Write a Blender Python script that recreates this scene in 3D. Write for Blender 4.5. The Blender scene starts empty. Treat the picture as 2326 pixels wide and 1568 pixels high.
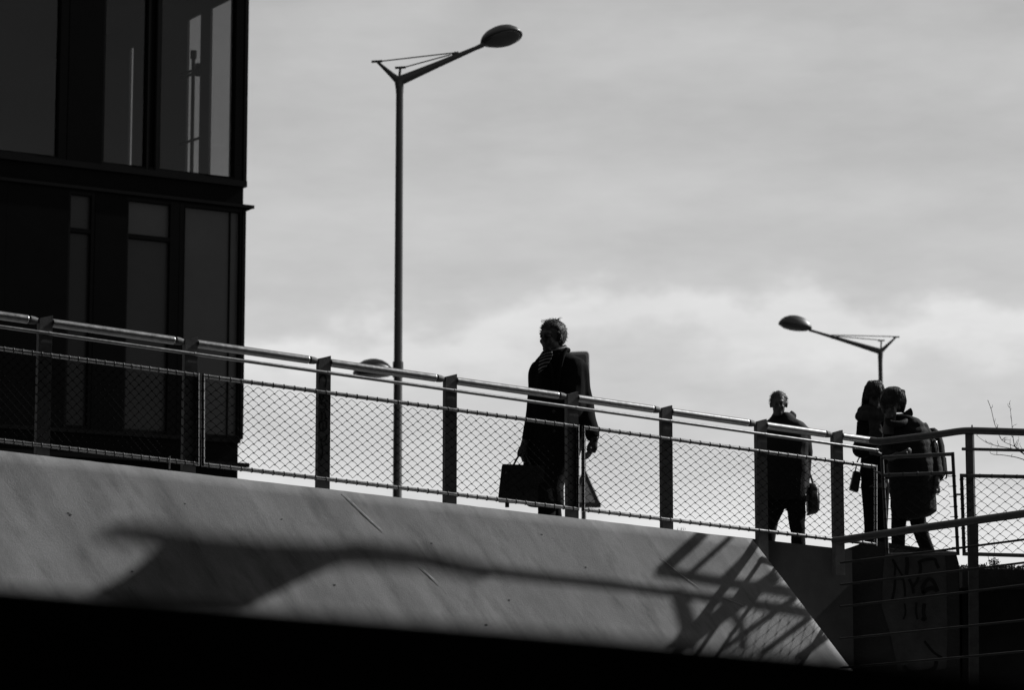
import bpy, bmesh, math, random
from mathutils import Vector, Matrix, Euler, noise as mnoise
R = math.radians
random.seed(7)
SC = bpy.context.scene
COL = SC.collection

# ------------------------------------------------------------------ camera
CAM_Z = 1.6
PITCH, ROLL, LENS = 8.2, 0.0, 100.0
cam_data = bpy.data.cameras.new('camera')
cam = bpy.data.objects.new('camera', cam_data)
COL.objects.link(cam)
cam.location = (0, 0, CAM_Z)
cam.rotation_euler = (R(90 + PITCH), R(ROLL), 0)
cam_data.lens = LENS
cam_data.sensor_width = 36
cam_data.clip_start = 0.2
cam_data.clip_end = 6000
cam_data.dof.use_dof = True
cam_data.dof.focus_distance = 21.8
cam_data.dof.aperture_fstop = 4.0
cam_data.dof.aperture_blades = 8
SC.camera = cam

# ------------------------------------------------------------------ sun, sky, exposure
SUN_AZ, SUN_EL = 29.5, 36.0         # azimuth from +x towards +y
S = Vector((math.cos(R(SUN_EL)) * math.cos(R(SUN_AZ)), math.cos(R(SUN_EL)) * math.sin(R(SUN_AZ)), math.sin(R(SUN_EL))))
sun_d = bpy.data.lights.new('sun', 'SUN')
sun_d.energy = 5.0
sun_d.angle = R(0.45)
sun_d.color = (1, 1, 1)
sun = bpy.data.objects.new('sun', sun_d)
COL.objects.link(sun)
sun.rotation_euler = S.to_track_quat('Z', 'Y').to_euler()

SC.view_settings.view_transform = 'Standard'
SC.view_settings.look = 'None'
SC.view_settings.exposure = 0.0
SC.view_settings.gamma = 1.0
SC.view_settings.use_curve_mapping = False

world = bpy.data.worlds.new('World')
SC.world = world
world.use_nodes = True


def N(nt, typ, **kw):
    n = nt.nodes.new(typ)
    for k, v in kw.items():
        setattr(n, k, v)
    return n


def build_world():
    nt = world.node_tree
    nt.nodes.clear()
    L = nt.links.new
    out = N(nt, 'ShaderNodeOutputWorld')
    bg = N(nt, 'ShaderNodeBackground')
    bg.inputs['Strength'].default_value = 0.1
    sky = N(nt, 'ShaderNodeTexSky', sky_type='NISHITA')
    sky.sun_disc = False
    sky.sun_elevation = R(SUN_EL)
    sky.sun_rotation = R(90 - SUN_AZ)
    bw = N(nt, 'ShaderNodeRGBToBW')
    L(sky.outputs[0], bw.inputs[0])
    tc = N(nt, 'ShaderNodeTexCoord')
    sep = N(nt, 'ShaderNodeSeparateXYZ')
    L(tc.outputs['Generated'], sep.inputs[0])

    def nz(scale_xyz, scale, detail, rough, loc=(0, 0, 0), rot=(0, 0, 0)):
        mp = N(nt, 'ShaderNodeMapping')
        mp.inputs['Scale'].default_value = scale_xyz
        mp.inputs['Location'].default_value = loc
        mp.inputs['Rotation'].default_value = rot
        L(tc.outputs['Generated'], mp.inputs[0])
        t = N(nt, 'ShaderNodeTexNoise')
        t.inputs['Scale'].default_value = scale
        t.inputs['Detail'].default_value = detail
        t.inputs['Roughness'].default_value = rough
        L(mp.outputs[0], t.inputs['Vector'])
        return t.outputs[0]

    def M(op, a, b=None, c=None):
        m = N(nt, 'ShaderNodeMath', operation=op)
        for i, v in enumerate((a, b, c)):
            if v is None:
                continue
            if isinstance(v, (int, float)):
                m.inputs[i].default_value = v
            else:
                L(v, m.inputs[i])
        return m.outputs[0]
    # elevation wobbled by the cumulus outlines
    n1 = nz((1, 1, 1.7), 12.0, 5, 0.55, (9.7, 7.4, 4.1))
    n2 = nz((1, 1, 4.0), 6.0, 6, 0.6, (7.1, 3.0, 0.2), (0, R(10), 0))
    n3 = nz((1, 1, 3.4), 20.0, 5, 0.6, (1.0, 5.0, 3.0))
    h = M('ADD', sep.outputs['Z'], M('MULTIPLY', M('SUBTRACT', n1, 0.5), 0.10))
    ramp = N(nt, 'ShaderNodeValToRGB')
    L(h, ramp.inputs[0])
    els = ramp.color_ramp.elements
    stops = [(0.0, .78), (0.080, .78), (0.098, .68), (0.116, .60), (0.130, .65), (0.140, .75), (0.148, .76), (0.158, .60), (0.172, .56), (0.20, .56),
             (0.235, .515), (0.275, .435), (0.45, .33), (1.0, .21)]
    els[0].position, els[1].position = stops[0][0], stops[-1][0]
    els[0].color = (stops[0][1],) * 3 + (1,)
    els[1].color = (stops[-1][1],) * 3 + (1,)
    for p, v in stops[1:-1]:
        e = els.new(p)
        e.color = (v, v, v, 1)
    mod = M('ADD', M('MULTIPLY', M('SUBTRACT', n2, 0.5), 0.5), 1.0)
    mod = M('ADD', mod, M('MULTIPLY', M('SUBTRACT', n3, 0.5), 0.2))
    cloud = M('MULTIPLY', M('MULTIPLY', ramp.outputs[0], mod), 10.0)
    dt = N(nt, 'ShaderNodeVectorMath', operation='DOT_PRODUCT')
    L(tc.outputs['Generated'], dt.inputs[0])
    dt.inputs[1].default_value = S
    away = N(nt, 'ShaderNodeMapRange', interpolation_type='SMOOTHSTEP')     # cloud is brighter on the sun's side of the sky
    for k, v in zip(('From Min', 'From Max', 'To Min', 'To Max'), (-.75, .5, .22, 1.0)):
        away.inputs[k].default_value = v
    L(dt.outputs['Value'], away.inputs[0])
    cloud = M('MULTIPLY', cloud, away.outputs[0])
    tot = M('ADD', M('MULTIPLY', cloud, 0.96), M('MULTIPLY', bw.outputs[0], 0.04))
    L(tot, bg.inputs['Color'])
    L(bg.outputs[0], out.inputs[0])


build_world()

# ------------------------------------------------------------------ picking points of the place by sight lines
PXF = 2326 * LENS / 36.0
RM = cam.rotation_euler.to_matrix()
CO = Vector((0, 0, CAM_Z))


def ray(px, py):
    return RM @ Vector(((px - 1163) / PXF, (784 - py) / PXF, -1.0))


def at(px, py, y):
    d = ray(px, py)
    return CO + d * (y / d.y)


def hit(px, py, p0, n):
    d = ray(px, py)
    return CO + d * ((p0 - CO).dot(n) / d.dot(n))


# ------------------------------------------------------------------ helpers: meshes
def new():
    return bmesh.new()


def add_poly_prism(bm, pts, ext):
    """Closed polygon PTS pushed along EXT."""
    a = [bm.verts.new(p) for p in pts]
    b = [bm.verts.new(Vector(p) + Vector(ext)) for p in pts]
    n = len(pts)
    try:
        bm.faces.new(a)
        bm.faces.new(b[::-1])
    except ValueError:
        pass
    for i in range(n):
        bm.faces.new((a[i], b[i], b[(i + 1) % n], a[(i + 1) % n]))


def add_box(bm, c, ax, ay, az):
    """Box centred at C with half axes AX AY AZ."""
    c, ax, ay, az = Vector(c), Vector(ax), Vector(ay), Vector(az)
    pts = [c - ax - ay - az, c + ax - ay - az, c + ax + ay - az, c - ax + ay - az]
    add_poly_prism(bm, pts, az * 2)


def frame_of(d):
    d = d.normalized()
    up = Vector((0, 0, 1)) if abs(d.z) < 0.95 else Vector((0, 1, 0))
    x = d.cross(up).normalized()
    return x, x.cross(d).normalized()


def add_tube(bm, pts, rad, sides=8, cap=True, squash=None):
    """Tube through PTS with radius (or list of radii)."""
    pts = [Vector(p) for p in pts]
    if isinstance(rad, (int, float)):
        rad = [rad] * len(pts)
    rings = []
    n = len(pts)
    x = None
    for i, p in enumerate(pts):
        d = (pts[min(i + 1, n - 1)] - pts[max(i - 1, 0)])
        if d.length < 1e-9:
            d = Vector((0, 0, 1))
        d.normalize()
        if x is None:
            x, y = frame_of(d)
        else:
            x = (x - d * x.dot(d)).normalized()
            y = d.cross(x) * -1
        y = x.cross(d)
        sq = 1.0 if squash is None else squash
        rings.append([bm.verts.new(p + (x * math.cos(2 * math.pi * k / sides) + y * sq * math.sin(2 * math.pi * k / sides)) * rad[i]) for k in range(sides)])
    for i in range(n - 1):
        for k in range(sides):
            f = bm.faces.new((rings[i][k], rings[i][(k + 1) % sides], rings[i + 1][(k + 1) % sides], rings[i + 1][k]))
            f.smooth = True
    if cap:      # own vertices, so that the caps do not bend the shading of the tube
        bm.faces.new([bm.verts.new(v.co) for v in rings[0][::-1]])
        bm.faces.new([bm.verts.new(v.co) for v in rings[-1]])


def add_loft(bm, rings, smooth=True):
    rv = [[bm.verts.new(p) for p in r] for r in rings]
    k = len(rings[0])
    for i in range(len(rv) - 1):
        for j in range(k):
            f = bm.faces.new((rv[i][j], rv[i][(j + 1) % k], rv[i + 1][(j + 1) % k], rv[i + 1][j]))
            f.smooth = smooth
    bm.faces.new(rv[0][::-1])
    bm.faces.new(rv[-1])


def add_ell(bm, c, r, rot=None, seg=14, rings=9):
    c = Vector(c)
    m = rot or Matrix.Identity(3)
    vs = []
    top = bm.verts.new(c + m @ Vector((0, 0, r[2])))
    bot = bm.verts.new(c + m @ Vector((0, 0, -r[2])))
    for i in range(1, rings):
        t = math.pi * i / rings
        vs.append([bm.verts.new(c + m @ Vector((r[0] * math.sin(t) * math.cos(2 * math.pi * k / seg), r[1] * math.sin(t) * math.sin(2 * math.pi * k / seg), r[2] * math.cos(t)))) for k in range(seg)])
    for k in range(seg):
        bm.faces.new((top, vs[0][k], vs[0][(k + 1) % seg])).smooth = True
        bm.faces.new((bot, vs[-1][(k + 1) % seg], vs[-1][k])).smooth = True
    for i in range(len(vs) - 1):
        for k in range(seg):
            bm.faces.new((vs[i][k], vs[i + 1][k], vs[i + 1][(k + 1) % seg], vs[i][(k + 1) % seg])).smooth = True


def ribbon(bm, pts, width, nrm, lift=0.002, thick=0.0015):
    """Flat stroke along PTS on a surface with normal NRM."""
    pts = [Vector(p) + nrm * lift for p in pts]
    n = len(pts)
    l, r = [], []
    for i, p in enumerate(pts):
        d = (pts[min(i + 1, n - 1)] - pts[max(i - 1, 0)]).normalized()
        s = d.cross(nrm).normalized() * width * 0.5
        l.append(p + s)
        r.append(p - s)
    for i in range(n - 1):
        add_poly_prism(bm, [l[i], l[i + 1], r[i + 1], r[i]], nrm * thick)


def smooth_path(pts, k=5):
    pts = [Vector(p) for p in pts]
    out = []
    n = len(pts)
    for i in range(n - 1):
        p0, p1, p2, p3 = pts[max(i - 1, 0)], pts[i], pts[i + 1], pts[min(i + 2, n - 1)]
        for j in range(k):
            t = j / k
            out.append(0.5 * ((2 * p1) + (p2 - p0) * t + (2 * p0 - 5 * p1 + 4 * p2 - p3) * t * t + (3 * p1 - p0 - 3 * p2 + p3) * t ** 3))
    out.append(pts[-1])
    return out


ORIGIN = {}


def obj(name, bm, mat, parent=None, base=None, keep_normals=False):
    """Link BM (world coordinates) as one mesh object, a child of PARENT when given."""
    o0 = ORIGIN[parent.name] if parent else Vector(base if base is not None else (0, 0, 0))
    bmesh.ops.translate(bm, vec=-o0, verts=bm.verts)
    if not keep_normals:
        bmesh.ops.recalc_face_normals(bm, faces=bm.faces)
    me = bpy.data.meshes.new(name)
    bm.to_mesh(me)
    bm.free()
    if mat:
        me.materials.append(mat)
    o = bpy.data.objects.new(name, me)
    COL.objects.link(o)
    if name in ('wire_net', 'lashing', 'foliage', 'blade', 'branches', 'hair', 'seam'):
        o['kind'] = 'stuff'
    if parent:
        o.parent = parent
    else:
        o.location = o0
    ORIGIN[o.name] = o0
    return o


def thing(name, label, cat, loc, group=None):
    o = bpy.data.objects.new(name, None)
    o.empty_display_size = 0.2
    COL.objects.link(o)
    o.location = loc
    ORIGIN[o.name] = Vector(loc)
    o['label'] = label
    o['category'] = cat
    if group:
        o['group'] = group
    return o


def tag(o, label, cat, group=None):
    o['label'] = label
    o['category'] = cat
    if group:
        o['group'] = group
    return o


def fuse(bm, voxel, smooth=4):
    """Weld overlapping closed shapes into one continuous skin."""
    bmesh.ops.remove_doubles(bm, verts=bm.verts, dist=1e-5)
    bmesh.ops.recalc_face_normals(bm, faces=bm.faces)
    me = bpy.data.meshes.new('fuse_tmp')
    bm.to_mesh(me)
    bm.free()
    o = bpy.data.objects.new('fuse_tmp', me)
    COL.objects.link(o)
    m = o.modifiers.new('r', 'REMESH')
    m.mode = 'VOXEL'
    m.voxel_size = voxel
    s = o.modifiers.new('s', 'SMOOTH')
    s.iterations = smooth
    s.factor = 0.5
    dg = bpy.context.evaluated_depsgraph_get()
    dg.update()
    ev = o.evaluated_get(dg)
    me2 = bpy.data.meshes.new_from_object(ev)
    out = bmesh.new()
    out.from_mesh(me2)
    for f in out.faces:
        f.smooth = True
    bpy.data.objects.remove(o)
    bpy.data.meshes.remove(me)
    bpy.data.meshes.remove(me2)
    return out


# ------------------------------------------------------------------ materials
def mat(name, base, rough=0.6, metal=0.0, spec=0.5, var=0.0, vscale=8.0, bump=0.0, bscale=60.0, stretch=(1, 1, 1), bdist=0.02, coord='Object'):
    m = bpy.data.materials.new(name)
    m.use_nodes = True
    nt = m.node_tree
    L = nt.links.new
    p = nt.nodes['Principled BSDF']
    p.inputs['Base Color'].default_value = (base, base, base, 1)
    p.inputs['Roughness'].default_value = rough
    p.inputs['Metallic'].default_value = metal
    p.inputs['Specular IOR Level'].default_value = spec
    if var or bump:
        tc = N(nt, 'ShaderNodeTexCoord')
        mp = N(nt, 'ShaderNodeMapping')
        mp.inputs['Scale'].default_value = stretch
        L(tc.outputs[coord], mp.inputs[0])
    if var:
        t = N(nt, 'ShaderNodeTexNoise')
        t.inputs['Scale'].default_value = vscale
        t.inputs['Detail'].default_value = 6
        t.inputs['Roughness'].default_value = 0.65
        L(mp.outputs[0], t.inputs['Vector'])
        r = N(nt, 'ShaderNodeMapRange')
        r.inputs['From Min'].default_value = 0.25
        r.inputs['From Max'].default_value = 0.75
        r.inputs['To Min'].default_value = base * (1 - var)
        r.inputs['To Max'].default_value = base * (1 + var)
        L(t.outputs[0], r.inputs[0])
        L(r.outputs[0], p.inputs['Base Color'])
        r2 = N(nt, 'ShaderNodeMapRange')
        r2.inputs['To Min'].default_value = max(0.05, rough - 0.12)
        r2.inputs['To Max'].default_value = min(1, rough + 0.12)
        L(t.outputs[0], r2.inputs[0])
        L(r2.outputs[0], p.inputs['Roughness'])
    if bump:
        t = N(nt, 'ShaderNodeTexNoise')
        t.inputs['Scale'].default_value = bscale
        t.inputs['Detail'].default_value = 5
        L(mp.outputs[0], t.inputs['Vector'])
        b = N(nt, 'ShaderNodeBump')
        b.inputs['Strength'].default_value = bump
        b.inputs['Distance'].default_value = bdist
        L(t.outputs[0], b.inputs['Height'])
        L(b.outputs[0], p.inputs['Normal'])
    return m


def ramp_concrete():
    """Board-marked concrete: weather streaks run down the fall of the slope."""
    m = bpy.data.materials.new('ramp_concrete')
    m.use_nodes = True
    nt = m.node_tree
    L = nt.links.new
    p = nt.nodes['Principled BSDF']
    p.inputs['Roughness'].default_value = 0.9
    p.inputs['Specular IOR Level'].default_value = 0.2
    uv = N(nt, 'ShaderNodeUVMap')
    uv.uv_map = 'slope'

    def tex(scale, rot, sc, detail, rough):
        mr = N(nt, 'ShaderNodeMapping')
        mr.inputs['Rotation'].default_value = (0, 0, rot)
        L(uv.outputs[0], mr.inputs[0])
        mp = N(nt, 'ShaderNodeMapping')
        mp.inputs['Scale'].default_value = sc
        L(mr.outputs[0], mp.inputs[0])
        t = N(nt, 'ShaderNodeTexNoise')
        t.inputs['Scale'].default_value = scale
        t.inputs['Detail'].default_value = detail
        t.inputs['Roughness'].default_value = rough
        L(mp.outputs[0], t.inputs['Vector'])
        return t.outputs[0]

    def rng(v, a, b, c, d):
        r = N(nt, 'ShaderNodeMapRange')
        for k, x in zip(('From Min', 'From Max', 'To Min', 'To Max'), (a, b, c, d)):
            r.inputs[k].default_value = x
        L(v, r.inputs[0])
        return r.outputs[0]

    def mul(a, b):
        q = N(nt, 'ShaderNodeMath', operation='MULTIPLY')
        for i, v in enumerate((a, b)):
            if isinstance(v, float):
                q.inputs[i].default_value = v
            else:
                L(v, q.inputs[i])
        return q.outputs[0]
    ROT = -STREAK
    big = rng(tex(1.0, ROT, (1.0, 2.4, 1), 6, 0.65), 0.3, 0.7, 0.68, 1.24)
    streak = rng(tex(5.0, ROT, (1.0, 3.6, 1), 7, 0.75), 0.3, 0.7, 0.93, 1.07)
    dirt = rng(tex(1.6, ROT, (1.0, 3.2, 1), 7, 0.7), 0.5, 0.70, 1.0, 0.62)
    fine = rng(tex(120, ROT, (1, 1.6, 1), 3, 0.7), 0.25, 0.75, 0.86, 1.14)
    c = mul(mul(mul(mul(big, streak), fine), dirt), 0.225)
    L(c, p.inputs['Base Color'])
    b = N(nt, 'ShaderNodeBump')
    b.inputs['Strength'].default_value = 0.4
    b.inputs['Distance'].default_value = 0.008
    L(tex(60, ROT, (1, 1.5, 1), 6, 0.75), b.inputs['Height'])
    L(b.outputs[0], p.inputs['Normal'])
    return m


M = {}
M['steel'] = mat('painted_steel', 0.14, 0.6, 0.0, 0.15, var=0.3, vscale=14, bump=0.08, bscale=90)
M['cable'] = mat('dark_cable', 0.025, 0.6, 0, 0.3)
M['rail'] = mat('brushed_stainless_rail', 0.32, 0.37, 1.0, var=0.18, vscale=25, bump=0.03, bscale=60)
M['dull_rail'] = mat('weathered_rail', 0.09, 0.42, 0.6, var=0.25, vscale=18, bump=0.05, bscale=60)
M['wire'] = mat('stainless_wire', 0.01, 0.9, 0.0, 0.02)
M['frame_tube'] = mat('panel_tube', 0.36, 0.27, 1.0, var=0.2, vscale=30)
M['lash'] = mat('lashing_wire', 0.03, 0.5, 0.3)
M['lamp_metal'] = mat('lamp_grey_paint', 0.04, 0.45, 0.2, var=0.2, vscale=5)
M['lens'] = mat('lamp_lens', 0.03, 0.18, 0.0, 0.6, var=0.2, vscale=9)
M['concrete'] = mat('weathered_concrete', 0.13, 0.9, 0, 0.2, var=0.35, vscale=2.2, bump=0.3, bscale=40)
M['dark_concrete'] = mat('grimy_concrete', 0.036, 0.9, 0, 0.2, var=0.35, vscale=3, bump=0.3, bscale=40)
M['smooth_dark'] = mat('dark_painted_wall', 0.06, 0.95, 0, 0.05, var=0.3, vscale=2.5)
M['asphalt'] = mat('asphalt', 0.05, 0.95, 0, 0.2, var=0.3, vscale=3, bump=0.3, bscale=120)
M['soil'] = mat('trodden_ground', 0.07, 0.95, 0, 0.2, var=0.35, vscale=0.8, bump=0.3, bscale=20)
M['paving'] = mat('footpath_paving', 0.16, 0.9, 0, 0.2, var=0.2, vscale=4, bump=0.2, bscale=50)
M['black_panel'] = mat('black_cladding', 0.005, 0.7, 0, 0.02, var=0.25, vscale=2)
M['black_frame'] = mat('black_window_frame', 0.006, 0.6, 0, 0.05, var=0.2, vscale=6)
M['grey_frame'] = mat('grey_window_frame', 0.05, 0.5, 0, 0.4, var=0.2, vscale=4)
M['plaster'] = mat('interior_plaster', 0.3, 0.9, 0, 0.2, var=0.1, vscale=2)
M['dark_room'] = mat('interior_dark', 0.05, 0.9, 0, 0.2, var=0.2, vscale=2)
M['coat'] = mat('wool_coat', 0.010, 0.95, 0, 0.05, var=0.25, vscale=60, bump=0.25, bscale=400)
M['jacket'] = mat('padded_jacket', 0.010, 0.75, 0, 0.12, var=0.25, vscale=20, bump=0.25, bscale=90)
M['trouser'] = mat('dark_trousers', 0.008, 0.9, 0, 0.05, var=0.2, vscale=60, bump=0.25, bscale=150)
M['shoe'] = mat('black_leather_shoe', 0.012, 0.35, 0, 0.5, var=0.15, vscale=40)
M['leather'] = mat('black_leather', 0.014, 0.42, 0, 0.4, var=0.25, vscale=30, bump=0.2, bscale=180)
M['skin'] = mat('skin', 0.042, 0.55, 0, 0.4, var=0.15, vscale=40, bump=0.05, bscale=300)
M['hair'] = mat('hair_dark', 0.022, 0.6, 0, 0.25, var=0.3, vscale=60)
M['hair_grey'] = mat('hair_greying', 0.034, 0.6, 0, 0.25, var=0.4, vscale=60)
M['eye'] = mat('eye', 0.05, 0.2, 0, 0.5)
M['knit'] = mat('knitted_scarf', 0.03, 0.95, 0, 0.1, var=0.3, vscale=40, bump=0.3, bscale=200)
M['buckle'] = mat('metal_buckle', 0.3, 0.3, 0.9)
M['sign_border'] = mat('sign_border_paint', 0.035, 0.5, 0, 0.4, var=0.15, vscale=10)
M['sign_rim'] = mat('bare_aluminium_rim', 0.3, 0.5, 0.3)
M['sign_face'] = mat('sign_face', 0.42, 0.5, 0, 0.4, var=0.15, vscale=6)
M['paint_dark'] = mat('spray_paint', 0.008, 0.7, 0, 0.3)
M['paint_pale'] = mat('pale_render', 0.062, 0.9, 0, 0.2, var=0.5, vscale=3.5, bump=0.2, bscale=50)
M['leaf'] = mat('hedge_leaf', 0.05, 0.6, 0, 0.3, var=0.4, vscale=9)
M['twig'] = mat('bare_twig', 0.05, 0.8, 0, 0.2, var=0.3, vscale=30)
M['seam'] = mat('lime_seam', 0.42, 0.9, 0, 0.2, var=0.4, vscale=30)


def striped_scarf():
    m = mat('striped_scarf', 0.03, 0.95, 0, 0.1, bump=0.3, bscale=250)
    nt = m.node_tree
    L = nt.links.new
    uv = N(nt, 'ShaderNodeUVMap')
    uv.uv_map = 'wrap'
    w = N(nt, 'ShaderNodeTexWave', wave_type='BANDS', bands_direction='Y')
    w.inputs['Scale'].default_value = 1.6
    w.inputs['Distortion'].default_value = 0.6
    w.inputs['Detail'].default_value = 2
    w.inputs['Detail Scale'].default_value = 1.5
    L(uv.outputs[0], w.inputs['Vector'])
    r = N(nt, 'ShaderNodeValToRGB')
    r.color_ramp.elements[0].position = 0.62
    r.color_ramp.elements[0].color = (.012, .012, .012, 1)
    r.color_ramp.elements[1].position = 0.8
    r.color_ramp.elements[1].color = (.22, .22, .22, 1)
    L(w.outputs[0], r.inputs[0])
    L(r.outputs[0], nt.nodes['Principled BSDF'].inputs['Base Color'])
    return m


def glass(name, tint, rough=0.03):
    m = bpy.data.materials.new(name)
    m.use_nodes = True
    nt = m.node_tree
    L = nt.links.new
    nt.nodes.clear()
    out = N(nt, 'ShaderNodeOutputMaterial')
    tr = N(nt, 'ShaderNodeBsdfTransparent')
    tr.inputs[0].default_value = (tint, tint, tint, 1)
    gl = N(nt, 'ShaderNodeBsdfGlossy')
    gl.inputs['Roughness'].default_value = rough
    gl.inputs['Color'].default_value = (.8, .8, .8, 1)
    lw = N(nt, 'ShaderNodeLayerWeight')
    pw_ = N(nt, 'ShaderNodeMath', operation='POWER')
    pw_.inputs[1].default_value = 5.0
    L(lw.outputs['Facing'], pw_.inputs[0])
    fr = N(nt, 'ShaderNodeMath', operation='MULTIPLY_ADD')
    fr.inputs[1].default_value = 0.9
    fr.inputs[2].default_value = 0.022
    L(pw_.outputs[0], fr.inputs[0])
    mx = N(nt, 'ShaderNodeMixShader')
    L(fr.outputs[0], mx.inputs[0])
    L(tr.outputs[0], mx.inputs[1])
    L(gl.outputs[0], mx.inputs[2])
    L(mx.outputs[0], out.inputs[0])
    return m


M['glass'] = glass('tinted_glass', 0.68)
M['scarf'] = striped_scarf()

# ------------------------------------------------------------------ the ramp line (plan direction and fall of the fence)
D0 = 21.3                                            # distance at sight line x = 1298
VPX, VPY = 11718.0, 2401.0                           # where the rails of the ramp run to
U = ray(VPX, VPY).normalized()                       # along the ramp, falling away to the right
UH = Vector((U.x, U.y, 0)).normalized()
NF = Vector((UH.y, -UH.x, 0))                        # towards the viewer
P0 = at(1298, 1176.5, D0)                            # foot of the fence
UP = Vector((0, 0, 1))


def F(px, py, off=0.0):
    """Point of the fence plane, OFF metres nearer to the viewer."""
    return hit(px, py, P0 + NF * off, NF)


def rail_y(x): return 717 + .1437 * x
def mid_y(x): return 742 + .1412 * x
def top_y(x): return 792 + .1352 * x
def bot_y(x): return 1001 + .1187 * x
def edge_y(x): return 1024 + .1175 * x


# ------------------------------------------------------------------ ground
GZ = 2.95                                            # upper ground behind the ramp
bm = new()
for sx, sy, ex, ey in ((-3000, -300, 3000, 4500),):
    vs = [bm.verts.new((x, y, 0)) for x, y in ((sx, sy), (ex, sy), (ex, ey), (sx, ey))]
    bm.faces.new(vs)
o = obj('ground', bm, M['asphalt'])
o['kind'] = 'structure'
bm = new()
E0 = F(1298, 1176.5) + NF * -0.5
pl = E0 - UH * 60
pr = E0 + UH * 3.0
pts = [pl, pr, pr + Vector((60, 0, 0)), Vector((900, 200, 0)), Vector((900, 3500, 0)), Vector((-900, 3500, 0)), Vector((-300, 0, 0)) + pl]
vs = [bm.verts.new((p.x, p.y, GZ)) for p in pts]
bm.faces.new(vs)
o = obj('terrain', bm, M['soil'])
o['kind'] = 'structure'

# ------------------------------------------------------------------ sloping concrete flank of the ramp
ALPHA = 25.0
NS = (NF * math.cos(R(ALPHA)) + UP * math.sin(R(ALPHA)))          # normal of the slope (before the fall of the ramp)
NS = (NS - U * NS.dot(U)).normalized()
ED = F(1298, edge_y(1298), 0.13)                                   # a point of the top edge
DOWN = U.cross(NS).normalized()
if DOWN.z > 0:
    DOWN = -DOWN


def SL(px, py):
    return hit(px, py, ED, NS)


def slope_uv(p):
    q = p - ED
    return q.dot(U), q.dot(DOWN)


a_tl, a_tr = SL(-900, edge_y(-900)), SL(1709, edge_y(1709))
# top edge: exactly on the slope line
corner_r = ED + U * slope_uv(a_tr)[0]
low_r = SL(1926, 1511)
au, ad = slope_uv(low_r)
ratio = (au - slope_uv(corner_r)[0]) / ad
DEPTH = 4.2
low_r2 = corner_r + U * (ratio * DEPTH) + DOWN * DEPTH
left_u = slope_uv(a_tl)[0]
bm = new()
uvl = bm.loops.layers.uv.new('slope')


def slope_w(a, b):
    return mnoise.noise(Vector((a * 0.9, b * 1.3, 3.1))) * 0.006 + mnoise.noise(Vector((a * 4, b * 5, 1.7))) * 0.0018


NU, NV = 120, 46
gridv = []
for j in range(NV + 1):
    b = DEPTH * j / NV
    row = []
    for i in range(NU + 1):
        ur = slope_uv(corner_r)[0] + ratio * b
        a = left_u + (ur - left_u) * i / NU
        p = ED + U * a + DOWN * b
        w = slope_w(a, b)
        if j == 0:
            p = p + Vector((0, 0, mnoise.noise(Vector((a * 7, 0, 9))) * 0.002))
        row.append((bm.verts.new(p + NS * w), a, b))
    gridv.append(row)
for j in range(NV):
    for i in range(NU):
        q = (gridv[j][i], gridv[j][i + 1], gridv[j + 1][i + 1], gridv[j + 1][i])
        f = bm.faces.new([v[0] for v in q])
        f.smooth = True
        for l, v in zip(f.loops, q):
            l[uvl].uv = (v[1], v[2])
# thickness: back, top and ends
back = -NF * 0.55
brow = [bm.verts.new(v[0].co + Vector((back.x, back.y, -0.03))) for v in gridv[0]]
for i in range(NU):
    bm.faces.new((gridv[0][i][0], brow[i], brow[i + 1], gridv[0][i + 1][0]))
ec = [bm.verts.new(r[-1][0].co + Vector((back.x, back.y, 0)) * 0.8) for r in gridv[1:]]
ecol = [brow[-1]] + ec
for j in range(NV):
    bm.faces.new((gridv[j][-1][0], ecol[j], ecol[j + 1], gridv[j + 1][-1][0]))
STREAK = math.atan2(1.0, ratio)
M['ramp'] = ramp_concrete()
ramp_wall = thing('ramp_wall', 'long sloping pale concrete flank of the ramp striped by soft railing shadows', 'retaining wall', tuple(ED))
obj('sloping_face', bm, M['ramp'], ramp_wall)
# lime seams along two casting joints
for k, (x0, y0, x1, y1) in enumerate(((778, 1121, 850, 1190), (820, 1163, 872, 1210), (952, 1288, 998, 1330), (1540, 1302, 1590, 1338), (1500, 1268, 1545, 1306), (1640, 1358, 1690, 1378))):
    bm = new()
    p, q = SL(x0, y0), SL(x1, y1)
    n = 16
    pts = []
    for i in range(n + 1):
        w = p.lerp(q, i / n) + U * random.uniform(-.003, .003)
        pts.append(w + NS * (slope_w(*slope_uv(w)) + 0.003))
    for i in range(n):
        ww = 0.009 * math.sin(math.pi * (i + .6) / (n + .4)) * random.uniform(.3, 1)
        ribbon(bm, [pts[i], pts[i + 1]], ww, NS, .001, .0015)
    obj('seam', bm, M['seam'], ramp_wall)

# small blowholes in the face
for x, y in ((1157, 1364), (155, 1166), (160, 1170), (1105, 1420), (640, 1180), (980, 1235), (420, 1145), (1330, 1290), (300, 1300), (1230, 1215), (760, 1330)):
    q = SL(x, y)
    q = q + NS * (slope_w(*slope_uv(q)) + 0.0012)
    bm = new()
    r_ = random.uniform(.004, .008)
    add_poly_prism(bm, [q + (U * math.cos(a) * 1.5 + DOWN * math.sin(a)) * r_ * random.uniform(.7, 1.2) for a in [2 * math.pi * k / 9 for k in range(9)]], NS * .001)
    obj('blowhole', bm, M['smooth_dark'], ramp_wall)

# retaining wall that goes on below the deck, beyond the end of the slope
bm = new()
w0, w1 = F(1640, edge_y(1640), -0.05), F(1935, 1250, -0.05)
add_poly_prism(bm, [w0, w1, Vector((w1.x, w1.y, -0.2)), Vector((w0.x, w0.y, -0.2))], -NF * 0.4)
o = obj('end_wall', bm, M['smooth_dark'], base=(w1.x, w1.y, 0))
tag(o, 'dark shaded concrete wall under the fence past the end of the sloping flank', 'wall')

# footpath the people walk on
SPOTS = []


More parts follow.
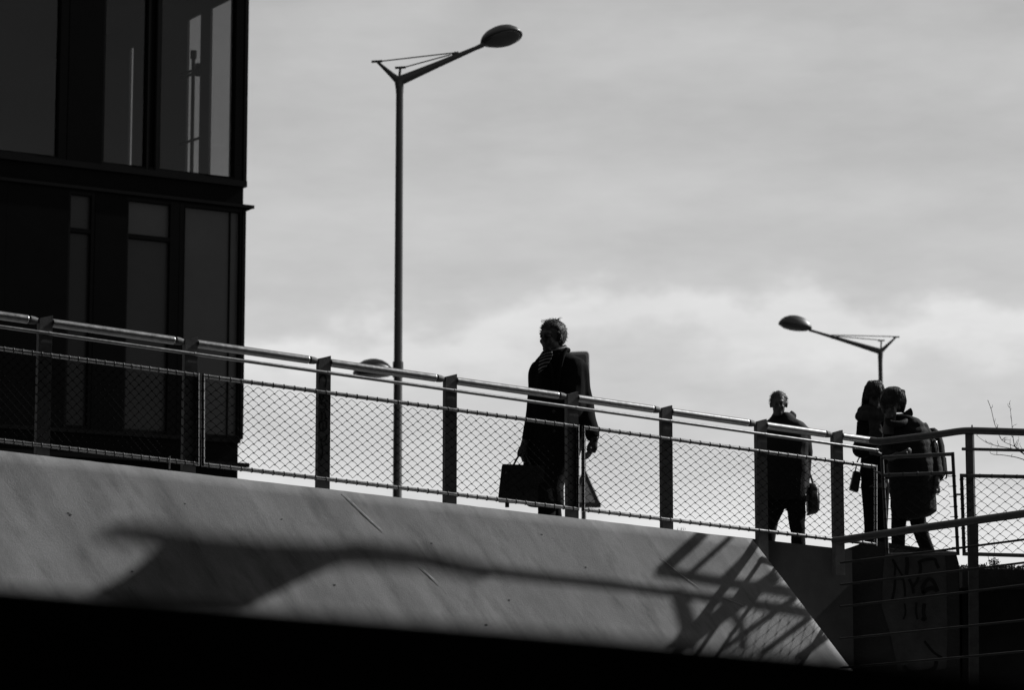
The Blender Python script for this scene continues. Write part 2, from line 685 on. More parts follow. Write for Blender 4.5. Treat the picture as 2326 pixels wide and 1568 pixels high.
def path_z(x, y):
    s, ws = 0, 0
    for sx, sy, sz in SPOTS:
        w = 1.0 / (((x - sx) ** 2 + (y - sy) ** 2) ** 1.5 + 0.02)
        s += w * sz
        ws += w
    return s / ws


def spot(px, py, y):
    p = at(px, py, y)
    SPOTS.append((p.x, p.y, p.z))
    return p


FEET1 = spot(1258, 1250, 22.0)
FEET2 = spot(1786, 1318, 26.5)
FEET3 = spot(1992, 1282, 26.2)
FEET4 = spot(2062, 1290, 25.7)
for q in (-8, -5, -2.5, 0):
    p = F(1298, 1176.5) + U * q - NF * 0.4
    SPOTS.append((p.x, p.y, p.z - 0.22))
bm = new()
gv = {}
NX, NY = 60, 12
o_line = F(1298, 1176.5) - NF * 0.45
for i in range(NX + 1):
    for j in range(NY + 1):
        a = -14 + 24 * i / NX
        b = 8.0 * j / NY
        p = o_line + UH * a - NF * b
        if j < 2:
            p.z = (o_line + U * a).z - 0.24
            p.z = min(p.z, path_z(p.x, p.y))
        else:
            p.z = path_z(p.x, p.y)
        gv[i, j] = bm.verts.new(p)
for i in range(NX):
    for j in range(NY):
        bm.faces.new((gv[i, j], gv[i + 1, j], gv[i + 1, j + 1], gv[i, j + 1])).smooth = True
o = obj('footpath', bm, M['paving'])
o['kind'] = 'structure'

# ------------------------------------------------------------------ ramp fence
fence = thing('ramp_fence', 'steel handrail fence with diamond wire mesh and flat posts climbing the ramp', 'fence', tuple(P0))
POSTS = [102, 432, 735, 1022, 1298, 1512, 1727, 1900]
PW = 0.049
PT = 0.022


def post_edges(x):
    p = F(x, rail_y(x))
    return p


post_objs = []
for x in POSTS:
    bm = new()
    c = F(x, rail_y(x))
    foot = F(x, edge_y(x) + 60)
    L_ = c - UH * PW
    R_ = c + UH * PW
    taper = 0.96
    pts = [L_ + UP * 0.020, c - UH * 0.01 + UP * 0.030, R_ + UP * 0.047, R_ + UP * 0.044,
           Vector((R_.x, R_.y, foot.z)), Vector((L_.x, L_.y, foot.z))]
    add_poly_prism(bm, [p - NF * PT for p in pts], NF * PT * 2)
    # round the rim with a small bevel
    bmesh.ops.recalc_face_normals(bm, faces=bm.faces)
    bmesh.ops.bevel(bm, geom=bm.edges[:], offset=0.003, segments=2, affect='EDGES', clamp_overlap=True)
    po = obj('post', bm, M['steel'], fence)
    post_objs.append(po)

# handrail: one length between each pair of posts, with a narrow sleeve before each post
xs = [-420] + POSTS + [1992]
HR = 0.0295
for i in range(len(xs) - 1):
    a = F(xs[i], rail_y(xs[i]))
    b = F(xs[i + 1], rail_y(xs[i + 1]))
    d = (b - a).normalized()
    a2 = a + d * (PW + 0.001) if i > 0 else a
    last = i == len(xs) - 2
    b2 = b - d * (PW + 0.075) if not last else b
    bm = new()
    add_tube(bm, [a2, a2 + d * 0.003, a2 + d * 0.007, b2 - d * 0.008, b2 - d * 0.004, b2], [HR - .003, HR, HR, HR, HR, HR - .003], 20)
    h = obj('handrail', bm, M['rail'], fence)
    if not last:
        bm = new()
        add_tube(bm, [b2 - d * 0.002, b2 + d * 0.012, b2 + d * 0.014, b2 + d * 0.0165], [HR - .006, HR - .006, HR - .001, HR - .001], 14)
        add_tube(bm, [b2 + d * 0.0160, b2 + d * 0.05, b2 + d * 0.074], [HR - .001, HR - .004, HR - .011], 14)
        obj('sleeve', bm, M['steel'], h)

# slim rail below the handrail, in front of the posts
OFF = PT + 0.016
xs2 = [-420, 102, 432, 735, 1022, 1298, 1512, 1727, 1900, 1992]
for i in range(len(xs2) - 1):
    a, b = F(xs2[i] + 14, mid_y(xs2[i] + 14), OFF), F(xs2[i + 1] + (12 if i < 8 else 0), mid_y(xs2[i + 1] + (12 if i < 8 else 0)), OFF)
    bm = new()
    add_tube(bm, [a, b], 0.0125, 12)
    d = (b - a).normalized()
    add_tube(bm, [b - d * 0.012, b + d * 0.006], 0.0150, 12)
    obj('slim_rail', bm, M['rail'], fence)


def wire_net(P, u0, u1, v0, v1, nu, nv, wr=0.0019, kr=0.0055, normal=NF, bulge=0.10):
    """Diamond rope net over the patch P(u, v); returns the net and its knots as one bmesh."""
    bm = new()
    du, dv = (u1 - u0) / nu, (v1 - v0) / nv

    def node(i, j):
        return P(u0 + du * i * 0.5, v0 + dv * j * 0.5)
    for i in range(2 * nu + 1):
        for j in range(2 * nv + 1):
            if (i + j) % 2:
                continue
            a = node(i, j)
            for di in (-1, 1):
                if 0 <= i + di <= 2 * nu and j + 1 <= 2 * nv:
                    b = node(i + di, j + 1)
                    L_ = (b - a).length
                    pts = []
                    for k in range(5):
                        t = k / 4
                        z = math.sin(math.pi * t) * L_ * bulge
                        s = math.sin(2 * math.pi * t) * L_ * 0.03
                        pts.append(a.lerp(b, t) + UP * z * 0.8 + (b - a).cross(normal).normalized() * s)
                    add_tube(bm, pts, wr, 4, cap=False)
            if 0 < i < 2 * nu and 0 < j < 2 * nv:
                d = (P(u0 + du * (i + 1) * .5, v0 + dv * j * .5) - a).normalized()
                add_tube(bm, [a - d * kr * 1.25, a - d * kr * .9, a + d * kr * .9, a + d * kr * 1.25], [kr * .5, kr * .85, kr * .85, kr * .5], 6)
    return bm


def lashing(path_fn, n, r, axis_len=0.0045):
    """Rings of lashing wire wound round a frame tube."""
    bm = new()
    for i in range(n):
        c, d = path_fn((i + 0.5) / n)
        d = d.normalized()
        tw = frame_of(d)[0] * random.uniform(-.2, .2)
        dd = (d + tw).normalized()
        add_tube(bm, [c - dd * axis_len, c - dd * axis_len * .6, c + dd * axis_len * .6, c + dd * axis_len], [r * 1.02, r * 1.28, r * 1.28, r * 1.02], 10)
    return bm


FT = 0.0145


def fence_panel(x0, x1, nu, left_bar=True, right_bar=True):
    tl, tr = F(x0, top_y(x0), OFF), F(x1, top_y(x1), OFF)
    bl, br = F(x0, bot_y(x0), OFF), F(x1, bot_y(x1), OFF)
    bm = new()
    add_tube(bm, [tl, tr], FT, 12)
    add_tube(bm, [bl, br], FT, 12)
    if left_bar:
        add_tube(bm, [tl + UP * FT * .9, bl - UP * FT * .9], FT * .93, 12)
    if right_bar:
        add_tube(bm, [tr + UP * FT * .9, br - UP * FT * .9], FT * .93, 12)
    pan = obj('mesh_panel', bm, M['frame_tube'], fence)

    def P(u, v):
        t = tl.lerp(tr, u)
        b = bl.lerp(br, u)
        q = b.lerp(t, v)
        return q + NF * 0.004 * math.sin(q.x * 9 + q.z * 5)
    e = 0.018 / (tr - tl).length
    net = obj('wire_net', wire_net(P, e, 1 - e, 0.045, 0.955, nu, 9), M['wire'], pan)
    k = nu
    bm = lashing(lambda t: (tl.lerp(tr, t), tr - tl), k, FT)
    b2 = lashing(lambda t: (bl.lerp(br, t), br - bl), k, FT)
    for src in (b2,):
        me = bpy.data.meshes.new('t')
        src.to_mesh(me)
        src.free()
        bm.from_mesh(me)
        bpy.data.meshes.remove(me)
    # ties that hold the net to the upright bars
    for on, (p, q) in ((left_bar, (tl, bl)), (right_bar, (tr, br))):
        if on:
            for j in range(9):
                c = p.lerp(q, (j + .6) / 9.3)
                add_tube(bm, [c - UP * .003, c + UP * .003], FT * 1.2, 8)
    obj('lashing', bm, M['lash'], pan)
    return pan


fence_panel(-420, 449, 41, False, True)
fence_panel(461, 1312, 37)
fence_panel(1325, 1989, 30)
# hanging rod end on the lower frame
bm = new()
c = F(385, bot_y(385), OFF + 0.03)
add_tube(bm, [c + UP * 0.03, c - UP * 0.058], 0.005, 8)
obj('rod', bm, M['rail'], fence)


# sprayed letters down the third post (strokes picked from the photograph of that post)
def gp(zx, zy):
    return F((1200 + zx * 0.35714) * 0.5835, (1360 + zy * 0.35714) * 0.5835, PT)


bm = new()
for st in ([(115, 370), (120, 320), (160, 285), (190, 310), (195, 360), (185, 415)],
           [(125, 500), (135, 560), (160, 585)], [(170, 500), (150, 560)],
           [(120, 590), (180, 590), (190, 640), (140, 660), (125, 640)],
           [(140, 680), (150, 720), (145, 770)], [(165, 690), (185, 700), (190, 765)],
           [(120, 800), (150, 780), (195, 790), (198, 860), (160, 895), (125, 870), (120, 800)], [(160, 800), (160, 880)],
           [(200, 930), (190, 990), (150, 1010), (130, 985)], [(180, 1040), (200, 1045)],
           [(140, 1020), (155, 1090), (150, 1160), (130, 1215)]):
    bm = new()
    ribbon(bm, smooth_path([gp(*q) for q in st], 4), 0.007, NF)
    obj('letter', bm, M['paint_dark'], post_objs[2])


# ------------------------------------------------------------------ landing fence past the corner
def ld(px): return 22.62 - (px - 1990) * 0.0026
def LF(px, py, off=0.0): return at(px, py, ld(px) - off)


land = thing('landing_fence', 'mesh fence with level handrail turning the corner at the landing', 'fence', tuple(LF(2205, 1290)))
LN = (LF(2326, 1000) - LF(1995, 1000)).cross(UP).normalized()
if LN.y > 0:
    LN = -LN
bm = new()
pts = smooth_path([LF(1978, 1001), LF(2000, 1003), LF(2060, 996), LF(2130, 987.5), LF(2178, 980.5), LF(2205, 979), LF(2250, 980), LF(2420, 985.5)], 4)
add_tube(bm, pts, 0.0285, 16)
obj('handrail', bm, M['dull_rail'], land)
bm = new()
add_tube(bm, [LF(2186, 1020.5), LF(2430, 1026)], 0.0125, 10)
obj('slim_rail', bm, M['dull_rail'], land)
bm = new()
pc = LF(2205, 975)
pf = LF(2205, 1330)
add_poly_prism(bm, [LF(2196, 976, -.03), LF(2213, 974, -.03), Vector((LF(2213, 974).x + .002, LF(2213, 974, -.03).y, pf.z)), Vector((LF(2196, 976).x + .002, LF(2196, 976, -.03).y, pf.z))], LN * 0.03)
bmesh.ops.recalc_face_normals(bm, faces=bm.faces)
bmesh.ops.bevel(bm, geom=bm.edges[:], offset=0.003, segments=2, affect='EDGES')
lp = obj('post', bm, M['steel'], land)
bm = new()
add_tube(bm, [LF(2208, 974), LF(2208, 966)], 0.006, 8)
obj('bolt', bm, M['steel'], lp)


def land_panel(tl, tr, br, bl, nu, nv, inner=None, bars=(True, True)):
    bm = new()
    c = [LF(*p, 0.02) for p in (tl, tr, br, bl)]
    r = 0.0150
    add_tube(bm, [c[0], c[1]], r, 12)
    add_tube(bm, [c[3], c[2]], r, 12)
    if bars[0]:
        add_tube(bm, [c[0] + UP * r * .9, c[3] - UP * r * .9], r * .93, 12)
    if bars[1]:
        add_tube(bm, [c[1] + UP * r * .9, c[2] - UP * r * .9], r * .93, 12)
    v1 = 1.0
    if inner:
        a, b = LF(*inner[0], 0.02), LF(*inner[1], 0.02)
        add_tube(bm, [a, b], r * .9, 12)
        v1 = (a - c[3]).length / (c[0] - c[3]).length
    pan = obj('mesh_panel', bm, M['dull_rail'], land)

    def P(u, v):
        return c[3].lerp(c[2], u).lerp(c[0].lerp(c[1], u), v)
    obj('wire_net', wire_net(P, 0.08 if nu < 8 else 0.012, 0.93 if nu < 8 else .99, 0.03, v1 - 0.03, nu, nv, normal=LN, bulge=0.07), M['wire'], pan)
    bm = new()
    for k in range(nv * 1):
        for s, on in ((0, bars[0]), (1, bars[1])):
            if on:
                t = v1 * (k + .6) / nv
                q = P(s, t)
                add_tube(bm, [q - UP * .004, q + UP * .004], r * 1.2, 8)
                q2 = P(s + (0.09 if s == 0 else -0.08), t) if nu < 8 else P(s + (0.014 if s == 0 else -.014), t)
                add_tube(bm, [q, q2], 0.0032, 5)
    for k in range(nu):
        q = P((k + .5) / nu, v1)
        d = P(1, v1) - P(0, v1)
        d.normalize()
        add_tube(bm, [q - d * .004, q + d * .004], r * 1.15, 8)
    obj('lashing', bm, M['lash'], pan)
    return pan


land_panel((2003, 1040), (2164, 1032), (2176, 1258), (2016, 1262), 5, 8, ((2007, 1080), (2166, 1074.5)))
land_panel((2184, 1081), (2440, 1086), (2440, 1266), (2190, 1259), 9, 8)
bm = new()
add_tube(bm, [LF(2169, 1124, .02), LF(2186, 1124, .02)], 0.008, 8)
obj('link', bm, M['dull_rail'], land)
bm = new()
add_tube(bm, [LF(1988, 1072, .02), LF(2007, 1078, .02)], 0.008, 8)
obj('link', bm, M['dull_rail'], land)

# ------------------------------------------------------------------ block with graffiti, below the corner
YB = 23.0
bm = new()
blk = [(1908, 1252), (1935, 1243), (1965, 1232), (1990, 1228.5), (2040, 1237), (2126, 1250), (2171, 1253.5), (2179, 1283), (2186, 1900), (1905, 1900)]
add_poly_prism(bm, [at(x, y, YB) for x, y in blk], (0, 0.55, 0))
bmesh.ops.recalc_face_normals(bm, faces=bm.faces)
bmesh.ops.bevel(bm, geom=[e for e in bm.edges], offset=0.008, segments=2, affect='EDGES', clamp_overlap=True)
pier = thing('concrete_pier', 'squat concrete block with sprayed letters under the corner of the handrails', 'pillar', tuple(at(2040, 1700, YB)))
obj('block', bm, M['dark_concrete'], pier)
NB = Vector((0, -1, 0))
bm = new()
pale = [(2012, 1243), (2040, 1247), (2146, 1262), (2149, 1300), (2152, 1420), (2150, 1520), (2075, 1532), (2040, 1525), (2022, 1440), (2003, 1380), (2006, 1300)]
add_poly_prism(bm, [at(x, y, YB - 0.001) for x, y in pale], NB * 0.005)
obj('pale_patch', bm, M['paint_pale'], pier)


def bp(zx, zy):
    return at(1896.4 + zx * .2259, 1213.7 + zy * .2259, YB - 0.006)


bm = new()
for st, w in (([(600, 420), (605, 330), (580, 255), (640, 360), (680, 420)], .016), ([(722, 235), (728, 320), (718, 410)], .03),
              ([(855, 400), (860, 330), (845, 275)], .026), ([(835, 290), (900, 262), (1000, 255), (1020, 300), (1045, 345)], .024),
              ([(575, 665), (595, 580), (605, 480), (600, 455)], .02), ([(600, 450), (680, 455), (700, 540), (705, 630)], .018),
              ([(745, 455), (780, 530), (790, 600)], .024), ([(840, 430), (825, 480), (785, 530)], .022),
              ([(890, 600), (885, 530), (940, 455), (990, 480), (1035, 580)], .028), ([(880, 600), (930, 560), (985, 545), (1030, 575)], .034),
              ([(820, 690), (815, 780), (830, 860)], .018), ([(900, 700), (890, 790), (905, 860), (870, 850)], .03),
              ([(700, 700), (710, 790), (690, 860)], .014),
              ([(690, 1330), (760, 1390), (900, 1390), (1000, 1350), (1020, 1280)], .03), ([(900, 1080), (990, 1190), (1080, 1250)], .02)):
    bm = new()
    ribbon(bm, smooth_path([bp(*q) for q in st], 4), w, NB)
    obj('letter', bm, M['paint_dark'], pier)

# dark retaining wall right of the block
bm = new()
add_poly_prism(bm, [at(2186, 1292, 23.6), at(2330, 1296, 23.6), at(3200, 1310, 23.6), at(3200, 1900, 23.6), at(2186, 1900, 23.6)], (0, .4, 0))
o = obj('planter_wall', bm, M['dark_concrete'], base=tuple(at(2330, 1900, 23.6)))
tag(o, 'dark low wall below the hedge beside the graffiti block', 'wall')

# ------------------------------------------------------------------ nearer stair railing
def nd(px): return 21.7 - (px - 1900) * 0.0034
def NR(px, py, off=0.0): return at(px, py, nd(px) - off)


stair = thing('stair_railing', 'dark tubular stair railing with thin cables rising in front of the graffiti block', 'railing', tuple(NR(2213, 1700)))
bm = new()
add_tube(bm, smooth_path([NR(1893, 1229), NR(1904, 1228.5), NR(1950, 1222), NR(2100, 1199.5), NR(2326, 1167.5), NR(2520, 1140)], 4), [0.02] + [0.0295] * 20, 16)
obj('handrail', bm, M['dull_rail'], stair)
for (y0, y1) in ((1279, 1225.5), (1329, 1278), (1379, 1329), (1452, 1409), (1518, 1480)):
    bm = new()
    pts = []
    for i in range(13):
        t = i / 12
        x = 1909 + (2520 - 1909) * t
        y = y0 + (y1 - y0) * (x - 1911) / 415 + 1.2 * math.sin(math.pi * t)
        pts.append(NR(x, y))
    add_tube(bm, pts, 0.0085, 8)
    obj('cable', bm, M['cable'], stair)
bm = new()
pts = [NR(2201, 1175, -.035), NR(2221, 1172, -.035), NR(2227, 1184, -.035), NR(2230, 1800, -.035), NR(2203, 1800, -.035)]
y_ = pts[0].y
pts = [Vector((p.x, y_, p.z)) for p in pts]
add_poly_prism(bm, pts, (0, 0.03, 0))
bmesh.ops.recalc_face_normals(bm, faces=bm.faces)
bmesh.ops.bevel(bm, geom=bm.edges[:], offset=0.003, segments=2, affect='EDGES')
obj('post', bm, M['steel'], stair)

# ------------------------------------------------------------------ blurred dark wall close to the viewer
YN = 2.5
bm = new()
fw = [(-500, 1288), (0, 1333), (560, 1380), (1200, 1432), (1920, 1496), (2150, 1530), (2900, 1640), (2900, 4200), (-500, 4200)]
add_poly_prism(bm, [at(x, y, YN) for x, y in fw], (0, .22, 0))
for v in bm.verts:
    v.co.z = max(v.co.z, 0.0)
bmesh.ops.recalc_face_normals(bm, faces=bm.faces)
bmesh.ops.bevel(bm, geom=[e for e in bm.edges], offset=0.012, segments=2, affect='EDGES', clamp_overlap=True)
o = obj('boundary_wall', bm, M['concrete'], base=(0, YN, 0))
tag(o, 'black out of focus wall across the bottom of the view', 'wall')

# ------------------------------------------------------------------ street lamps
def lamp(name_label, y, px_pole, py_top, base_r, top_r, hub, back_tip, upright, arm_end, clamp, head_c, head_len, head_tilt, head_roll, rods, group, lantern=None):
    foot = at(px_pole, py_top, y)
    root = thing('street_lamp', name_label, 'street lamp', (foot.x, foot.y, GZ), group)
    mpp = y / PXF / math.cos(R(PITCH))

    def A(p, dy=0): return at(p[0], p[1], y + dy)
    top = A((px_pole, py_top))
    bm = new()
    zs = [GZ, GZ + .9, GZ + .95, top.z - .12, top.z - .1, top.z]
    rs = [base_r * 1.35, base_r * 1.3, base_r, top_r, top_r * 1.06, top_r * 1.06]
    add_tube(bm, [Vector((top.x, top.y, z)) for z in zs], rs, 16)
    obj('pole', bm, M['lamp_metal'], root)
    h = A(hub)
    bm = new()
    add_tube(bm, [A(hub) + (A(back_tip) - h) * -0.04, h.lerp(A(back_tip), .3), A(back_tip)], [top_r * 1.15, top_r * .8, top_r * .33], 12)
    obj('rear_arm', bm, M['lamp_metal'], root)
    bm = new()
    add_tube(bm, [Vector((top.x, top.y, top.z - .04)), h, h.lerp(A(arm_end), .08)], [top_r * 1.1, top_r * 1.5, top_r * 1.3], 12)
    add_tube(bm, [h, h.lerp(A(arm_end), .45), A(arm_end)], [top_r * 1.42, top_r * .95, top_r * .55], 12)
    arm = obj('arm', bm, M['lamp_metal'], root)
    bm = new()
    add_tube(bm, [h, A(upright)], top_r * .36, 10)
    d = (A(arm_end) - h).normalized()
    tv = Vector((.09, 0, .005)) * top_r / .06
    add_tube(bm, [A(upright) - tv, A(upright) + tv], top_r * .36, 8)
    obj('bracket', bm, M['lamp_metal'], root)
    bm = new()
    add_tube(bm, [A(back_tip) - tv, A(back_tip) + tv], top_r * .36, 8)
    obj('bracket', bm, M['lamp_metal'], root)
    bm = new()
    add_tube(bm, [A(clamp) - UP * .08 * top_r / .06, A(clamp) + UP * .03], top_r * .42, 8)
    add_tube(bm, [A(clamp) - d * .06, A(clamp) + d * .06], top_r * .36, 8)
    obj('clamp', bm, M['lamp_metal'], root)
    for p, q in rods:
        bm = new()
        add_tube(bm, [A(p), A(q)], 0.011, 6)
        obj('tie_rod', bm, M['lamp_metal'], root)
    # head: domed shell over a shallow glass bowl
    sg = 1 if head_c[0] > px_pole else -1
    rot = Matrix.Rotation(R(-head_tilt * sg), 3, 'Y') @ Matrix.Rotation(R(head_roll), 3, 'X')
    C = A(head_c)
    hl = head_len * 0.5
    hw = hl * 0.72

    def ring(t, zs, f):
        return [C + rot @ Vector((sg * (math.cos(a) * hl * f + (0.0)), math.sin(a) * hw * f * (0.72 + 0.28 * (0.5 + 0.5 * math.cos(a))), zs)) for a in [2 * math.pi * k / 28 for k in range(28)]]
    bm = new()
    prof = [(1.0, -.012), (1.03, 0.0), (1.0, .035), (.9, .095), (.74, .150), (.5, .195), (.25, .218), (.05, .224)]
    add_loft(bm, [ring(0, z * head_len / .69, f) for f, z in prof])
    head = obj('lamp_head', bm, M['lamp_metal'], root)
    bm = new()
    prof = [(.94, -.010), (.90, -.03), (.75, -.06), (.5, -.078), (.2, -.085), (.03, -.086)]
    add_loft(bm, [ring(0, z * head_len / .69, f) for f, z in prof])
    obj('lens', bm, M['lens'], head)
    bm = new()
    nk = C + rot @ Vector((-sg * hl * .98, 0, .01))
    add_tube(bm, [A(arm_end) - d * .08, A(arm_end) + d * .02, nk + d * .06], [top_r * .62, top_r * .72, top_r * .85], 12)
    obj('spigot', bm, M['lamp_metal'], head)
    if lantern:
        bm = new()
        lc = A(lantern)
        prof = [(.335, 0), (.33, .03), (.30, .10), (.24, .17), (.16, .22), (.07, .245), (.01, .25)]
        add_loft(bm, [[lc + Vector((math.cos(a) * f, math.sin(a) * f, z)) for a in [2 * math.pi * k / 32 for k in range(32)]] for f, z in prof])
        ln = obj('side_lantern', bm, M['lamp_metal'], root)
        bm = new()
        add_loft(bm, [[lc + Vector((math.cos(a) * f, math.sin(a) * f, z)) for a in [2 * math.pi * k / 32 for k in range(32)]] for f, z in ((.30, -.001), (.27, -.03), (.15, -.05), (.02, -.055))])
        obj('lens', bm, M['lens'], ln)
        bm = new()
        add_tube(bm, [lc + Vector((.28, 0, .045)), Vector((top.x, top.y, lc.z + .075))], .035, 10)
        add_tube(bm, [Vector((top.x, top.y, lc.z - .05)), Vector((top.x, top.y, lc.z + .2))], base_r * 1.12, 14)
        obj('lantern_bracket', bm, M['lamp_metal'], root)
    return root


lamp('tall street lamp with its arm reaching right and a small domed lantern on its post', 46.0, 907.8, 198, 0.078, 0.060,
     (906, 184), (856, 139), (909.5, 153), (1092, 104), (1034, 121.5), (1139, 87), 0.70, 13, -24,
     [((866, 138.5), (1030, 119.5)), ((916, 153), (1024, 123.5))], 'street lamps behind the ramp', (848, 850))
lamp('smaller distant street lamp with its arm reaching left above the two huddled people', 61.0, 1999.4, 812, 0.052, 0.047,
     (2000.5, 799), (2035.5, 766), (2002, 774), (1842, 751), (1891, 763.5), (1806, 741), 0.72, 9, -6,
     [((1893, 761.5), (2034, 765)), ((1898, 764), (2000, 773))], 'street lamps behind the ramp')

# ------------------------------------------------------------------ road signs on one pole behind the first walker
YS = 50.0
sp = at(1326, 1170, YS)
sign = thing('traffic_sign', 'blurred road sign pole with a triangular warning sign behind the man in the long coat', 'road sign', (sp.x, sp.y, GZ))
bm = new()
tp = at(1326, 798, YS)
add_tube(bm, [Vector((sp.x, sp.y + .06, GZ)), Vector((sp.x, sp.y + .06, tp.z - .05))], 0.04, 12)
obj('pole', bm, M['lamp_metal'], sign)


def rounded(poly, r, k=5):
    out = []
    n = len(poly)
    for i in range(n):
        p, a, b = Vector(poly[i]), Vector(poly[i - 1]), Vector(poly[(i + 1) % n])
        d1, d2 = (a - p).normalized(), (b - p).normalized()
        ang = d1.angle(d2)
        t = r / math.tan(ang / 2)
        s, e = p + d1 * t, p + d2 * t
        for j in range(k + 1):
            q = j / k
            out.append((s * (1 - q) ** 2 + p * 2 * q * (1 - q) + e * q * q))
    return out


tri = [at(1327, 1062, YS), at(1368, 1154, YS), at(1286, 1154, YS)]
bm = new()
add_poly_prism(bm, rounded(tri, 0.045), (0, .03, 0))
pl_ = obj('warning_triangle', bm, M['sign_border'], sign)
cen = (tri[0] + tri[1] + tri[2]) / 3
bm = new()
add_poly_prism(bm, [p - Vector((0, .004, 0)) for p in rounded([cen + (p - cen) * 0.62 for p in tri], 0.02)], (0, .006, 0))
obj('sign_face', bm, M['sign_face'], pl_)
bm = new()
add_poly_prism(bm, rounded([at(1284, 800, YS), at(1338, 798, YS), at(1340, 892, YS), at(1284, 892, YS)], 0.075), (0, .03, 0))
pl_ = obj('sign_plate', bm, M['sign_rim'], sign)
bm = new()
add_poly_prism(bm, rounded([at(1290, 806, YS - .004), at(1332, 805, YS - .004), at(1333, 886, YS - .004), at(1290, 886, YS - .004)], 0.05), (0, .006, 0))
obj('sign_face', bm, M['lens'], pl_)

# ------------------------------------------------------------------ office building
YC = 40.0
CB = at(553.5, 700, YC)
CB.z = 0
SD = -NF                                              # the side wall runs away from the corner


def B(px, py, off=0.0): return hit(px, py, CB + NF * off, NF)
def BS(px, py): return hit(px, py, CB, UH)
def sB(px): return (CB - B(px, 700)).dot(UH)          # metres left of the corner


bld = thing('office_building', 'black glass office block with floor to ceiling corner windows at the edge of the view', 'building', (CB.x, CB.y, GZ))
zs1 = B(553, 412).z            # sill of the upper windows
zt1 = B(553, -110).z
zs0 = B(553, 999).z            # sill of the lower windows
zt0 = B(553, 477).z
LEFT = 16.0


def facade_box(bm, s0, s1, z0, z1, off0, off1):
    """Box on the street front: s metres left of the corner, OFF metres in front of its plane."""
    a = CB - UH * s0 + NF * off0
    b = CB - UH * s1 + NF * off0
    pts = [Vector((a.x, a.y, z0)), Vector((b.x, b.y, z0)), Vector((b.x, b.y, z1)), Vector((a.x, a.y, z1))]
    add_poly_prism(bm, pts, NF * (off1 - off0))


def side_box(bm, t0, t1, z0, z1, off0, off1):
    a = CB + SD * t0 + UH * off0
    b = CB + SD * t1 + UH * off0
    pts = [Vector((a.x, a.y, z0)), Vector((b.x, b.y, z0)), Vector((b.x, b.y, z1)), Vector((a.x, a.y, z1))]
    add_poly_prism(bm, pts, UH * (off1 - off0))


def tside(px):
    return (BS(px, 300) - CB).dot(SD)


# spandrel bands (floor edges)
bm = new()
facade_box(bm, 0.03, LEFT, zt0, zs1 - 0.09, -.35, 0.0)
side_box(bm, 0.352, 12, zt0, zs1 - 0.09, -.30, -0.02)
obj('floor_band', bm, M['black_panel'], bld)
bm = new()
facade_box(bm, -0.004, LEFT, zs1 - 0.087, zs1, -.3, .05)
side_box(bm, 0.302, 12, zs1 - 0.087, zs1, -.3, .003)
obj('window_sill', bm, M['black_frame'], bld)
bm = new()
facade_box(bm, 0.03, LEFT, zt1, zt1 + .9, -.35, 0.0)
side_box(bm, .352, 12, zt1, zt1 + .9, -.3, 0)
obj('floor_band', bm, M['black_panel'], bld)
# cornice that sticks out at the corner
bm = new()
za = B(553, 469).z
a = CB + UH * 0.13 + NF * 0.04
b = CB - UH * LEFT + NF * 0.04
c = CB - UH * LEFT
e = CB + UH * 0.13 + SD * 12
pts = [Vector((a.x, a.y, za - .02)), Vector((b.x, b.y, za - .02)), Vector((b.x, b.y, za + .025)), Vector((a.x, a.y, za + .025))]
add_poly_prism(bm, pts, -NF * 0.045)
q = CB + UH * 0.004 + NF * 0.035
pts = [Vector((q.x, q.y, za - .075)), Vector((a.x, a.y, za - .015)), Vector((a.x, a.y, za + .03)), Vector((q.x, q.y, za + .03))]
add_poly_prism(bm, [p - NF * .04 for p in pts], SD * 10)
obj('cornice', bm, M['black_frame'], bld)
# plinth
zp = B(551, 1058).z
bm = new()
facade_box(bm, 0.05, LEFT, GZ - .05, zs0 - .06, -.4, -.02)
side_box(bm, 0.42, 12, GZ - .05, zs0 - .06, -.4, -.05)
obj('plinth', bm, M['black_panel'], bld)
bm = new()
facade_box(bm, -0.085, LEFT, zp - .03, zp + .03, -.3, .08)
side_box(bm, .302, 12, zp - .03, zp + .03, -.3, .085)
obj('plinth_ledge', bm, M['black_frame'], bld)
bm = new()
facade_box(bm, 0.03, LEFT, zs0 - .058, zs0 - .002, -.35, .02)
side_box(bm, .352, 12, zs0 - .058, zs0 - .002, -.3, 0)
obj('window_sill', bm, M['black_frame'], bld)
# corner post
bm = new()
for z0, z1 in ((zs1, zt1), (zs0, zt0)):
    facade_box(bm, -0.005, 0.045, z0 + .002, z1 - .002, -.08, .03)
obj('corner_post', bm, M['black_frame'], bld)


def column(x0, x1, z0, z1, m, off0=-.3, off1=.02):
    bm = new()
    facade_box(bm, sB(x1), sB(x0), z0 + .002, z1 - .002, off0, off1)
    return obj('column', bm, m, bld)


for x0, x1 in ((143, 222), (-900, -420)):
    column(x0, x1, zs1, zt1, M['black_panel'])
for x0, x1 in ((-700, 8), (8.5, 150), (211, 284)):
    column(x0, x1, zs0, zt0, M['black_panel'])


